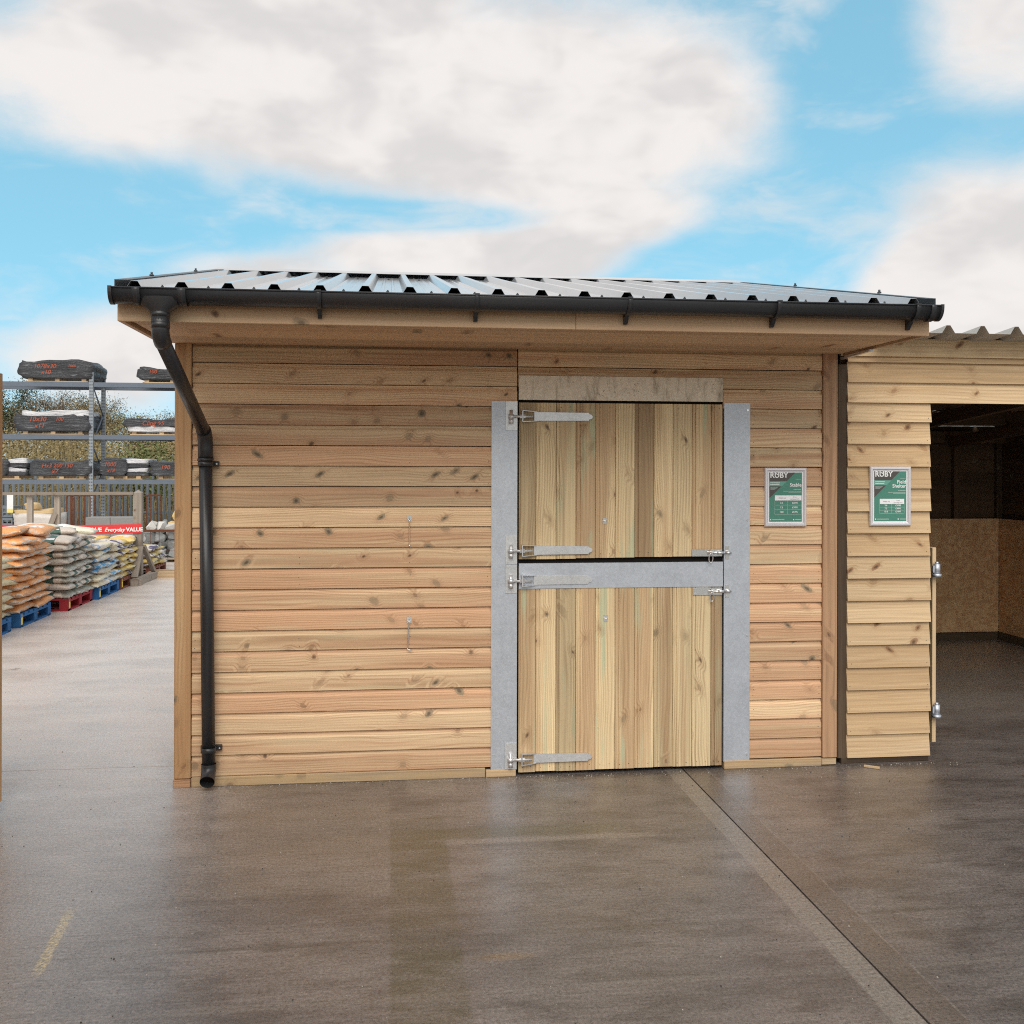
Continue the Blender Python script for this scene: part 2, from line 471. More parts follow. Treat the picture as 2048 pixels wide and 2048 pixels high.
sack_mat('sack_orange', (0.60, 0.48, 0.39), (0.74, 0.34, 0.12), (0.82, 0.80, 0.78), (0.72, 0.66, 0.60), 'orange')
sack_mat('sack_green', (0.66, 0.57, 0.49), (0.06, 0.12, 0.09), (0.78, 0.78, 0.80), (0.64, 0.56, 0.50), 'band')
sack_mat('sack_blue', (0.76, 0.69, 0.62), (0.74, 0.65, 0.48), (0.10, 0.34, 0.62), (0.72, 0.70, 0.66), 'mixed')
sack_mat('sack_yellow', (0.74, 0.67, 0.58), (0.72, 0.53, 0.17), (0.09, 0.065, 0.14), (0.66, 0.60, 0.45), 'mixed')
sack_mat('sack_khaki', (0.70, 0.60, 0.45), (0.62, 0.53, 0.32), (0.60, 0.55, 0.42), (0.62, 0.56, 0.44), 'orange')
sack_mat('sack_white', (0.78, 0.77, 0.75), (0.74, 0.70, 0.56), (0.09, 0.22, 0.60), (0.75, 0.74, 0.72), 'mixed')


def concrete_mat():
    m, t, b = new_mat('wet_concrete')
    P = t.node('ShaderNodeNewGeometry').outputs['Position']
    x, y, z = t.xyz(P)
    xw = t.add(x, t.mul(y, 0.03))
    big = t.noise(t.vec(t.mul(xw, 0.9), t.mul(y, 2.0), 0.0), 1.0, 6.0, 0.68)
    mid = t.noise(t.vec(t.mul(xw, 2.8), t.mul(y, 6.5), 3.0), 1.0, 7.0, 0.72)
    brush = t.noise(t.vec(t.mul(xw, 4.0), t.mul(y, 75.0), 0.0), 1.0, 4.0, 0.75)
    sand = t.noise(P, 75.0, 4.0, 0.85)
    fine = t.noise(P, 420.0, 2.0, 0.6)
    pit = t.vor(P, 55.0)
    pm = t.mul(t.ramp(pit['Distance'], 0.06, 0.16, 1.0, 0.0), t.ramp(t.xyz(pit['Color'])[0], 0.72, 0.76))
    speck = t.vor(t.vmath('ADD', P, (4.3, 1.1, 0)), 30.0)
    sm = t.mul(t.ramp(speck['Distance'], 0.05, 0.10, 1.0, 0.0), t.ramp(t.xyz(speck['Color'])[1], 0.93, 0.95))
    c = t.mix(t.ramp(big, 0.32, 0.68), (0.100, 0.087, 0.082, 1), (0.172, 0.150, 0.140, 1))
    c = t.mix(t.mul(t.ramp(mid, 0.44, 0.66), 0.75), c, (0.062, 0.052, 0.047, 1))
    # old footprints: algae and damp marks where other buildings once stood
    je = t.sub(t.noise(t.vec(t.mul(x, 5), t.mul(y, 5), 7.0), 1.0, 4.0, 0.6), 0.5)

    def strip(v, a, bb, soft=0.02, j=0.05):
        vv = t.add(v, t.mul(je, j))
        return t.mul(t.ramp(vv, a - soft, a + soft), t.ramp(vv, bb - soft, bb + soft, 1.0, 0.0))

    damp = t.mul(t.ramp(mid, 0.30, 0.62, 0.25, 1.0), t.ramp(big, 0.30, 0.60, 0.4, 1.0))
    alg = t.mul(strip(x, 1.13, 1.385, 0.012, 0.03), t.ramp(y, -0.75, -0.55, 1.0, 0.0))
    c = t.mix(t.mul(t.mul(alg, damp), 0.72), c, (0.062, 0.057, 0.030, 1))
    alg2 = t.mul(strip(y, -0.93, -0.80, 0.012, 0.03), strip(x, 1.2, 2.2, 0.12, 0.1))
    c = t.mix(t.mul(alg2, 0.6), c, (0.070, 0.066, 0.038, 1))
    pale = t.mul(strip(y, -1.0, -0.945, 0.01, 0.02), strip(x, 1.39, 2.35, 0.05, 0.05))
    c = t.mix(t.mul(pale, 0.55), c, (0.22, 0.19, 0.165, 1))
    old = t.mul(strip(x, 0.30, 1.13, 0.012, 0.03), t.mul(t.ramp(t.add(y, t.mul(je, 0.05)), -0.30, -0.27, 1.0, 0.0), t.ramp(y, -1.5, -1.46)))
    c = t.mix(t.mul(old, 0.36), c, (0.18, 0.155, 0.135, 1))
    line1 = strip(t.add(y, t.mul(x, -0.012)), -1.93, -1.905, 0.008, 0.02)
    line2 = strip(t.add(y, t.mul(x, -0.012)), -2.34, -2.30, 0.01, 0.03)
    c = t.mix(t.mul(line1, t.ramp(mid, 0.3, 0.6, 0.1, 0.55)), c, (0.075, 0.065, 0.056, 1))
    c = t.mix(t.mul(line2, t.ramp(mid, 0.35, 0.65, 0.0, 0.35)), c, (0.22, 0.195, 0.17, 1))
    dp = t.mul(strip(x, 1.22, 1.48, 0.02, 0.05), t.ramp(y, -0.35, -0.2))
    c = t.mix(t.mul(dp, 0.40), c, (0.27, 0.235, 0.205, 1))
    # trowelled margins of the expansion joint
    tl = strip(x, 2.665, 2.762, 0.004, 0.012)
    c = t.mix(t.mul(tl, 0.75), c, (0.20, 0.178, 0.158, 1))
    tr = strip(x, 2.772, 2.895, 0.004, 0.012)
    c = t.mix(t.mul(tr, 0.55), c, (0.105, 0.082, 0.066, 1))
    edge = t.mx(strip(x, 2.893, 2.901, 0.003, 0.012), strip(x, 2.659, 2.667, 0.003, 0.012))
    c = t.mix(t.mul(edge, t.ramp(mid, 0.40, 0.65, 0.05, 0.45)), c, (0.28, 0.245, 0.21, 1))
    # paler aisle slab: drier concrete plus sky reflection painted into the base colour
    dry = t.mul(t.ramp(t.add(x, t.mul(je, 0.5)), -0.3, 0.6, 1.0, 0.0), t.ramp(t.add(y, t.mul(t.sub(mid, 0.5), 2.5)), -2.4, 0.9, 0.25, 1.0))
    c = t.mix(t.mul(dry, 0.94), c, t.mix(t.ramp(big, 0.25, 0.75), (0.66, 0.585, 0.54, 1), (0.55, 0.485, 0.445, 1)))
    # dry floor under the shelter roof, made paler to bounce light inside
    dry_bounce = t.mul(t.ramp(x, 3.75, 3.9), t.ramp(t.add(y, t.mul(je, 0.5)), 0.5, 1.6))
    c = t.mix(t.mul(dry_bounce, 0.7), c, (0.26, 0.235, 0.21, 1))
    # rust spot and yellow paint
    q = t.vmath('LENGTH', t.vmath('MULTIPLY', t.vmath('SUBTRACT', P, (1.52, -2.07, 0)), (7.0, 26.0, 0)))
    c = t.mix(t.mul(t.ramp(t.add(q, je), 0.1, 1.0, 0.5, 0.0), 0.6), c, (0.30, 0.18, 0.06, 1))
    ypx = t.sub(x, t.add(-0.06, t.mul(t.add(y, 1.76), -0.085)))
    yp = t.mul(t.ramp(t.math('ABSOLUTE', t.add(ypx, t.mul(je, 0.012))), 0.012, 0.026, 1.0, 0.0), strip(y, -2.0, -1.53, 0.07, 0.05))
    c = t.mix(t.mul(yp, t.ramp(sand, 0.36, 0.62, 0.05, 0.62)), c, (0.58, 0.45, 0.21, 1))
    c = t.mix(t.mul(pm, 0.6), c, (0.05, 0.045, 0.04, 1))
    c = t.mix(t.mul(sm, 0.6), c, (0.42, 0.38, 0.33, 1))
    f = t.mx(0.12, t.add(-1.05, t.add(t.mul(brush, 1.1), t.mul(sand, 3.0))))
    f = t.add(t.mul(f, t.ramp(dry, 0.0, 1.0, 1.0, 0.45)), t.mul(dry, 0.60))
    t.put(b.inputs['Base Color'], vscale(t, c, f))
    wet = t.ramp(t.noise(t.vec(t.mul(xw, 1.1), t.mul(y, 2.4), 9.0), 1.0, 4.0, 0.55), 0.38, 0.66)
    ro = t.add(t.ramp(wet, 0.0, 1.0, 0.36, 0.22), t.mul(dry, 0.02))
    pud = t.mul(t.ramp(t.noise(t.vec(t.mul(xw, 1.6), t.mul(y, 3.4), 21.0), 1.0, 3.0, 0.55), 0.66, 0.72), t.ramp(x, -0.2, 0.3, 1.0, 0.0))
    ro = t.sub(t.add(ro, t.mul(t.sub(sand, 0.5), 0.14)), t.mul(pud, 0.16))
    t.put(b.inputs['Roughness'], ro)
    t.put(b.inputs['Specular IOR Level'], 0.8)
    t.put(b.inputs['Coat Weight'], 0.5)
    t.put(b.inputs['Coat IOR'], 1.33)
    t.put(b.inputs['Coat Roughness'], t.ramp(wet, 0.0, 1.0, 0.34, 0.20))
    h = t.add(t.mul(brush, 0.35), t.add(t.mul(sand, 0.75), t.mul(fine, 0.22)))
    h = t.sub(h, t.mul(pm, 0.8))
    t.put(b.inputs['Normal'], t.bump(h, t.ramp(pud, 0.0, 1.0, 0.60, 0.10), 0.0055))
    return m


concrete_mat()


def osb_mat():
    m, t, b = new_mat('strand_board')
    co = t.node('ShaderNodeTexCoord').outputs['Object']
    x, y, z = t.xyz(co)
    w = t.noise(co, 5.0, 2.0, color=True)
    cw = t.vmath('ADD', co, t.vmath('MULTIPLY', w, (0.12, 0.12, 0.12)))
    a = t.vor(t.vmath('MULTIPLY', cw, (14, 14, 40)), 1.0)
    b2 = t.vor(t.vmath('MULTIPLY', cw, (42, 42, 15)), 1.0)
    s1, _, _ = t.xyz(a['Color'])
    s2, _, _ = t.xyz(b2['Color'])
    k = t.add(t.mul(s1, 0.5), t.mul(s2, 0.5))
    c = t.mix(t.ramp(k, 0.15, 0.85), (0.66, 0.36, 0.17, 1), (0.86, 0.55, 0.29, 1))
    d = t.vor(t.vmath('MULTIPLY', cw, (9, 9, 13)), 1.0)
    dk = t.mul(t.ramp(d['Distance'], 0.05, 0.12, 1.0, 0.0), t.ramp(t.xyz(d['Color'])[0], 0.82, 0.84))
    c = t.mix(t.mul(dk, 0.8), c, (0.05, 0.03, 0.02, 1))
    t.put(b.inputs['Base Color'], c)
    t.put(b.inputs['Roughness'], 0.6)
    return m


osb_mat()


def ground_mat():
    m, t, b = new_mat('rough_ground')
    P = t.node('ShaderNodeNewGeometry').outputs['Position']
    n = t.noise(P, 0.3, 6.0, 0.65)
    n2 = t.noise(P, 6.0, 5.0, 0.7)
    c = t.mix(t.ramp(n, 0.35, 0.65), (0.13, 0.10, 0.06, 1), (0.10, 0.115, 0.045, 1))
    t.put(b.inputs['Base Color'], vscale(t, c, t.add(0.5, n2)))
    t.put(b.inputs['Roughness'], 0.95)
    t.put(b.inputs['Normal'], t.bump(n2, 0.6, 0.05))


ground_mat()


def upright_mat():
    """rack upright with its rows of punched slots, too far off to model one by one"""
    m, t, b = new_mat('slotted_steel')
    x, y, z = t.xyz(t.node('ShaderNodeTexCoord').outputs['Object'])
    fz = t.frac(t.mul(z, 1 / 0.075))
    fx = t.math('ABSOLUTE', t.sub(t.math('ABSOLUTE', x), 0.022))
    s = t.mul(t.ramp(t.math('ABSOLUTE', t.sub(fz, 0.5)), 0.22, 0.26, 1.0, 0.0), t.ramp(fx, 0.010, 0.013, 1.0, 0.0))
    t.put(b.inputs['Base Color'], t.mix(s, (0.27, 0.30, 0.335, 1), (0.07, 0.08, 0.09, 1)))
    t.put(b.inputs['Roughness'], 0.5)
    t.put(b.inputs['Metallic'], 0.2)


upright_mat()

# ------------------------------------------------------------------ mesh helpers


class MB:
    def __init__(self):
        self.v, self.f, self.sm = [], [], []

    def _add(self, vs, fs, smooth=False):
        o = len(self.v)
        self.v += [tuple(p) for p in vs]
        for f in fs:
            self.f.append([i + o for i in f])
            self.sm.append(smooth)
        return self

    def box(self, x0, x1, y0, y1, z0, z1, bev=0.0):
        if bev > 0:
            c = bev
            vs, idx = [], {}
            for sx in (0, 1):
                for sy in (0, 1):
                    for sz in (0, 1):
                        for ax in range(3):
                            p = [x1 if sx else x0, y1 if sy else y0, z1 if sz else z0]
                            s = (sx, sy, sz)
                            for k in range(3):
                                if k != ax:
                                    p[k] += -c if s[k] else c
                            idx[(sx, sy, sz, ax)] = len(vs)
                            vs.append(p)
            bm = bmesh.new()
            bv = [bm.verts.new(p) for p in vs]
            bmesh.ops.convex_hull(bm, input=bv)
            bmesh.ops.dissolve_limit(bm, angle_limit=0.02, verts=bm.verts, edges=bm.edges)
            bm.verts.index_update()
            o = [tuple(v.co) for v in bm.verts]
            fs = [[v.index for v in f.verts] for f in bm.faces]
            bm.free()
            return self._add(o, fs)
        vs = [(x0, y0, z0), (x1, y0, z0), (x1, y1, z0), (x0, y1, z0), (x0, y0, z1), (x1, y0, z1), (x1, y1, z1), (x0, y1, z1)]
        fs = [(0, 3, 2, 1), (4, 5, 6, 7), (0, 1, 5, 4), (1, 2, 6, 5), (2, 3, 7, 6), (3, 0, 4, 7)]
        return self._add(vs, fs)

    def prism(self, pts, a, b, axis='x', smooth=False):
        """extrude a closed 2-D outline along an axis: x -> (y,z) outline, y -> (x,z), z -> (x,y)"""
        n = len(pts)

        def P(s, p):
            return {'x': (s, p[0], p[1]), 'y': (p[0], s, p[1]), 'z': (p[0], p[1], s)}[axis]
        vs = [P(a, p) for p in pts] + [P(b, p) for p in pts]
        fs = [[i, (i + 1) % n, n + (i + 1) % n, n + i] for i in range(n)]
        o = len(self.v)
        self._add(vs, fs, smooth)
        self._add([], [])
        self.f += [[o + i for i in range(n)][::-1], [o + n + i for i in range(n)]]
        self.sm += [False, False]
        return self

    def tube(self, path, r, n=10, cap=True, smooth=True, r2=None):
        path = [Vector(p) for p in path]
        o = len(self.v)
        k = len(path)
        prev = None
        for i, p in enumerate(path):
            d = (path[min(i + 1, k - 1)] - path[max(i - 1, 0)]).normalized()
            if prev is None:
                u = d.orthogonal().normalized()
            else:
                u = (prev - d * prev.dot(d)).normalized()
            prev = u
            w = d.cross(u)
            rr = r if r2 is None else r + (r2 - r) * i / (k - 1)
            if isinstance(r, (list, tuple)):
                rr = r[i]
            for j in range(n):
                a = 2 * pi * j / n
                self.v.append(tuple(p + (u * cos(a) + w * sin(a)) * rr))
        for i in range(k - 1):
            for j in range(n):
                j2 = (j + 1) % n
                self.f.append([o + i * n + j, o + i * n + j2, o + (i + 1) * n + j2, o + (i + 1) * n + j])
                self.sm.append(smooth)
        if cap:
            self.f += [[o + j for j in range(n)][::-1], [o + (k - 1) * n + j for j in range(n)]]
            self.sm += [False, False]
        return self

    def disc(self, c, r, ny=-1, n=8, t=0.002):
        return self.tube([(c[0], c[1], c[2]), (c[0], c[1] + ny * t, c[2])], r, n)

    def mesh(self, name, mat):
        me = bpy.data.meshes.new(name)
        me.from_pydata(self.v, [], self.f)
        me.polygons.foreach_set('use_smooth', self.sm)
        bm = bmesh.new()
        bm.from_mesh(me)
        bmesh.ops.recalc_face_normals(bm, faces=bm.faces)
        bm.to_mesh(me)
        bm.free()
        me.materials.append(MATS[mat])
        me.update()
        return me

    def build(self, name, mat, parent=None, loc=None, rot=None, local=False):
        return link(name, self.mesh(name, mat), parent, loc, rot, local)


def link(name, me, parent=None, loc=None, rot=None, local=False):
    o = bpy.data.objects.new(name, me)
    COL.objects.link(o)
    if loc is not None:
        o.location = loc
    if rot is not None:
        o.rotation_euler = rot
    if parent is not None:
        o.parent = parent
        if not local:
            # every parent here is axis-aligned or already placed: keep world coordinates
            o.matrix_parent_inverse = world_of(parent).inverted()
    return o


def world_of(o):
    m = Matrix.LocRotScale(o.location, o.rotation_euler, o.scale)
    if o.parent is not None:
        return world_of(o.parent) @ o.matrix_parent_inverse @ m
    return m


def tag(o, label=None, cat=None, group=None, kind=None):
    if label:
        o['label'] = label
    if cat:
        o['category'] = cat
    if group:
        o['group'] = group
    if kind:
        o['kind'] = kind
    return o


def thing(name, label, cat, loc=(0, 0, 0), rz=0.0, group=None):
    o = bpy.data.objects.new(name, None)
    o.empty_display_size = 0.2
    COL.objects.link(o)
    o.location = loc
    o.rotation_euler = (0, 0, rz)
    return tag(o, label, cat, group)


def text_mesh(name, body, size, mat, align='LEFT', bold=0.0, shear=0.0, depth=0.0, spacing=1.0):
    cu = bpy.data.curves.new(name, 'FONT')
    cu.body = body
    cu.size = size
    cu.align_x = align
    cu.offset = bold
    cu.shear = shear
    cu.extrude = depth
    cu.space_character = spacing
    cu.resolution_u = 3
    ob = bpy.data.objects.new(name, cu)
    COL.objects.link(ob)
    dg = bpy.context.evaluated_depsgraph_get()
    me = bpy.data.meshes.new_from_object(ob.evaluated_get(dg))
    bpy.data.objects.remove(ob)
    bpy.data.curves.remove(cu)
    me.materials.clear()
    me.materials.append(MATS[mat])
    me.name = name
    return me


UPRIGHT = (pi / 2, 0, 0)           # text lying in XY turned to face -Y

# ------------------------------------------------------------------ the setting
g = MB().box(-700, 700, -300, 1200, -0.6, -0.16).build('ground', 'rough_ground')
tag(g, 'rough brown ground around the yard', 'ground', kind='structure')

yard = thing('concrete_yard', 'wet brushed concrete yard in front of the stable', 'yard', (1.0, 0, 0))
tag(yard, kind='structure')
XJ = [-26.0, 2.767, 13.0]
YJ = [-9.6, -2.95, 0.378, 3.70, 7.05, 10.40, 13.75, 17.1, 22.4]
for ix in range(2):
    for iy in range(len(YJ) - 1):
        gx, gy = 0.004, 0.003
        if ix == 1 and 0 < iy < 3:
            gy = 0.0018
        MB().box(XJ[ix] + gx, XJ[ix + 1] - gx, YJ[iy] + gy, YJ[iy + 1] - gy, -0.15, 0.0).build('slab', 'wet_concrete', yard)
MB().box(XJ[0], XJ[-1], YJ[0], YJ[-1], -0.158, -0.010).build('joint_filler', 'grit_dark', yard)

# ------------------------------------------------------------------ the stable
LBL = 'new timber stable with grey sheet roof, black gutter and two-part door'
stable = thing('stable', LBL, 'stable', (1.83, 0, 0))
W = 3.66
PITCH, Z0 = 0.10985, 0.0525
ROWS = 21
ZTOP = 2.345
DEPTH = 3.66


def shiplap_mesh(L, h, full=True):
    """board from local x 0..L, lower edge z = 0; face at y = -0.016 with a scooped top"""
    pts = [(-0.0, 0.0), (-0.0170, 0.0003), (-0.0178, 0.0018)]
    if h > 0.09:
        pts += [(-0.0175, 0.078), (-0.0155, 0.0825), (-0.0115, 0.0875), (-0.0085, 0.094), (-0.0070, 0.1010), (-0.0068, min(h, 0.1066))]
        pts += [(0.0, min(h, 0.1066))]
    else:
        pts += [(-0.0175, h), (0.0, h)]
    return MB().prism(pts, 0, L, 'x')


fw = MB().box(0.05, W - 0.05, 0.002, 0.012, 0.03, ZTOP).build('front_wall', 'dark_membrane', stable)
nails = MB()


def nail_pair(nb, x, z, y=-0.0175, h=0.078):
    for dz in (0.022, 0.062):
        if dz < h:
            nb.disc((x + random.uniform(-.004, .004), y + 0.0006, z + dz + random.uniform(-.006, .006)), random.uniform(.0018, .0026), -1, 6, 0.0012)


def clad(x0, x1, k, studs=()):
    z = Z0 + PITCH * k
    h = min(PITCH, ZTOP - z)
    L = x1 - x0
    ob = shiplap_mesh(L, h).build('board', 'clad_wood', fw, loc=(x0, random.uniform(-.0012, .0008), z + random.uniform(-.0006, .0006)),
                                  rot=(random.uniform(-.006, .006), random.uniform(-.0004, .0004), 0))
    for s in studs:
        if x0 < s < x1:
            nail_pair(nails, s, z)
    return ob


for k in range(ROWS):
    ztop_k = Z0 + PITCH * (k + 1)
    left_end = 1.700 if ztop_k < 2.05 else 1.8205
    clad(0.0885, left_end, k, (0.105, 0.645, 1.235, 1.66))
    if ztop_k < 2.05:
        clad(3.10, 3.5715, k, (3.17, 3.555))
    else:
        clad(2.9905 if Z0 + PITCH * k < 2.066 else 1.8265, 3.5715, k, (1.86, 2.42, 2.98, 3.555))
nails.build('nails', 'nail_head', stable)['kind'] = 'stuff'

# corner posts, sill, side and rear walls
for (a, b_, pm_) in ((0.0, 0.0855, 'post_wood'), (3.5745, 3.660, 'post_red')):
    MB().box(0, ZTOP - 0.045, -0.030, 0.055, 0, b_ - a, 0.003).build('corner_post', pm_, stable, loc=(b_, 0, 0.046), rot=(0, -pi / 2, 0))
MB().box(0, 0.089, -0.036, 0.06, 0, 0.043, 0.003).build('corner_block', 'post_red', stable, loc=(-0.004, 0, 0.0))
MB().box(0, 0.086, -0.022, 0.06, 0, 0.038, 0.003).build('corner_block', 'sill_wood', stable, loc=(3.574, 0, 0.004))
MB().box(0, 1.560, -0.030, 0.06, 0, 0.050, 0.003).build('sill', 'sill_wood', stable, loc=(0.0885, 0, 0.0))
MB().box(0, 0.165, -0.032, 0.06, 0, 0.038, 0.003).build('sill', 'bearer_wood', stable, loc=(1.652, 0, 0.0))
MB().box(0, 0.572, -0.028, 0.06, 0, 0.046, 0.003).build('sill', 'sill_wood', stable, loc=(2.998, 0, 0.0))
for nm, xa in (('side_wall', 0.006), ('side_wall', W - 0.046)):
    sw = MB().box(xa, xa + 0.04, 0.06, DEPTH, 0.0, ZTOP - 0.003).build(nm, 'clad_wood', stable)
MB().box(0.0, W, DEPTH + 0.001, DEPTH + 0.04, 0.0, ZTOP).build('rear_wall', 'clad_wood', stable)
for xa in (0.008, W - 0.044):
    MB().prism([(0.06, ZTOP), (DEPTH, ZTOP), (1.83, ZTOP + 0.62)], xa, xa + 0.036, 'x').build('gable', 'clad_wood', stable)

# steel angle plates round the door
MB().box(1.679, 1.822, -0.0225, -0.0190, 0.036, 2.058).box(1.8187, 1.822, -0.0190, 0.05, 0.036, 2.058).build('door_post_plate', 'galvanised', stable)
rp = MB().box(2.995, 3.146, -0.0225, -0.0190, 0.040, 2.060).box(2.995, 2.9985, -0.0190, 0.05, 0.040, 2.060)
rp.build('door_post_plate', 'galvanised', stable)
for zz in (2.02, 1.40, 0.75, 0.08):
    MB().disc((3.131, -0.0225, zz), 0.006, -1, 10, 0.003).build('plate_screw', 'zinc_bolt', stable)
for zz in (1.45, 0.80, 0.12):
    MB().disc((1.692, -0.0225, zz), 0.0035, -1, 8, 0.002).build('plate_screw', 'zinc_bolt', stable)
lp = MB().box(1.829, 2.985, -0.0255, -0.0205, 2.066, 2.199).box(1.829, 2.985, -0.0205, 0.05, 2.066, 2.069)
lp.build('lintel_plate', 'galvanised_stained_reflect', stable)
MB().box(1.80, 3.02, 0.025, 0.04, 0.03, 2.06).build('door_rebate', 'dark_membrane', stable)


# doors: tongued boards with a narrow bead, on ledges
def door(name, x0, x1, zb0, zb1, zt0, zt1, seams):
    dr = MB().box(x0 + 0.01, x1 - 0.01, 0.0045, 0.0065, max(zb0, zb1) + 0.012, min(zt0, zt1) - 0.012).build(name, 'door_wood', stable)
    for (a, b_) in ((zb0 + 0.08, zb0 + 0.18), (zt0 - 0.18, zt0 - 0.08)):
        MB().box(x0 + 0.04, x1 - 0.04, 0.0068, 0.0245, a, b_).build('ledge', 'door_wood', dr)
    dn = MB()
    for i in range(len(seams) - 1):
        a, b_ = seams[i], seams[i + 1]
        w = b_ - a - 0.0016
        f0, f1 = (a - x0) / (x1 - x0), (b_ - x0) / (x1 - x0)
        z0 = zb0 + (zb1 - zb0) * (f0 + f1) / 2 + random.uniform(-.002, .002)
        z1 = zt0 + (zt1 - zt0) * (f0 + f1) / 2
        # outline across the board: bead at one edge, chamfers
        bead = random.choice((0.016, 0.020, 0.024)) if 0 < i else 0.008
        pts = [(0.004, 0), (-0.0125, 0), (-0.0160, 0.0028), (-0.0165, w - bead - 0.003), (-0.0125, w - bead), (-0.0158, w - bead + 0.003),
               (-0.0160, w - 0.003), (-0.0125, w), (0.004, w)]
        MB().prism(pts, 0, z1 - z0, 'x').build('board', 'door_wood', dr, loc=(b_ - 0.0008, random.uniform(-.0008, .0008), z0), rot=(0, -pi / 2, 0))
        for zz in (z0 + 0.025, z1 - 0.022):
            for dx in (0.25, 0.72):
                dn.disc((a + w * dx, -0.0163, zz + random.uniform(-.006, .006)), 0.0022, -1, 6, 0.0012)
    n_ = dn.build('nails', 'nail_head', dr)
    n_['kind'] = 'stuff'
    return dr


def seams_between(x0, x1, first, n):
    s = [x0, x0 + first]
    while len(s) < n:
        s.append(s[-1] + (x1 - 0.083 - x0 - first) / (n - 2))
    s.append(x1)
    return s


SE = [1.8315, 1.927, 2.040, 2.151, 2.261, 2.373, 2.483, 2.593, 2.702, 2.813, 2.923, 2.9885]
up = door('upper_door', 1.8315, 2.9885, 1.1870, 1.2010, 2.051, 2.051, SE)
lo = door('lower_door', 1.8315, 2.9885, 0.018, 0.022, 1.150, 1.150, SE)
MB().box(1.832, 2.9905, -0.0205, -0.0175, 1.027, 1.166).box(1.832, 2.9905, -0.0175, 0.026, 1.163, 1.166).build('chew_plate', 'galvanised', lo)


def hinge(parent, z, ztop_plate, zbot_plate, mat='galvanised_hinge'):
    """adjustable hook-and-band hinge: strap, yoke, eye bolt, pin, back plate"""
    m = MB()
    y = -0.0215
    # strap with a shaped end
    out = [(1.915, z - 0.024), (2.218, z - 0.022), (2.222, z - 0.015), (2.236, z - 0.011), (2.242, z), (2.236, z + 0.011), (2.222, z + 0.015),
           (2.218, z + 0.022), (1.915, z + 0.024)]
    m.prism(out, y - 0.006, y, 'y')
    for s in (-1, 1):        # the yoke's two cheeks
        a, b_ = z + s * 0.024, z + s * 0.0285
        m._add([(1.848, y - 0.002, b_), (1.93, y - 0.002, a), (1.93, y - 0.008, a), (1.848, y - 0.034, b_),
                (1.848, y - 0.002, b_ + s * 0.004), (1.93, y - 0.002, a + s * 0.003), (1.93, y - 0.008, a + s * 0.003), (1.848, y - 0.034, b_ + s * 0.004)],
               [(0, 1, 2, 3), (7, 6, 5, 4), (0, 4, 5, 1), (1, 5, 6, 2), (2, 6, 7, 3), (3, 7, 4, 0)])
    m.box(1.845, 1.850, y - 0.034, y - 0.002, z - 0.030, z + 0.030)
    m.tube([(1.795, y - 0.018, z - 0.002), (1.905, y - 0.018, z - 0.002)], 0.0072, 10)
    m.tube([(1.834, y - 0.018, z - 0.002), (1.8435, y - 0.018, z - 0.002)], 0.013, 6, smooth=False)
    m.tube([(1.852, y - 0.018, z - 0.002), (1.863, y - 0.018, z - 0.002)], 0.013, 6, smooth=False)
    m.tube([(1.786, y - 0.018, z - 0.014), (1.786, y - 0.018, z + 0.010)], 0.0155, 12)
    m.tube([(1.786, y - 0.018, z - 0.040), (1.786, y - 0.018, z + 0.034)], 0.0088, 10)
    m.tube([(1.786, y - 0.018, z - 0.042), (1.786, y - 0.018, z - 0.014)], 0.0125, 10)
    for dx in (1.975, 2.075, 2.175):
        m.disc((dx, y - 0.006, z), 0.0055, -1, 8, 0.0015)
    h = m.build('hinge', mat, parent)
    p = MB().box(1.757, 1.821, -0.0275, -0.0230, zbot_plate, ztop_plate)
    p.tube([(1.786, -0.0275, z - 0.012), (1.786, -0.040, z - 0.012)], 0.008, 8)
    for zz in (ztop_plate - 0.014, zbot_plate + 0.014):
        for dx in (1.772, 1.806):
            p.disc((dx, -0.0275, zz), 0.0055, -1, 8, 0.0018)
    p.build('hinge_plate', mat, stable)


hinge(up, 1.975, 2.056, 1.898)
hinge(up, 1.238, 1.318, 1.163)
hinge(lo, 1.073, 1.160, 1.005)
hinge(lo, 0.094, 0.182, 0.040)


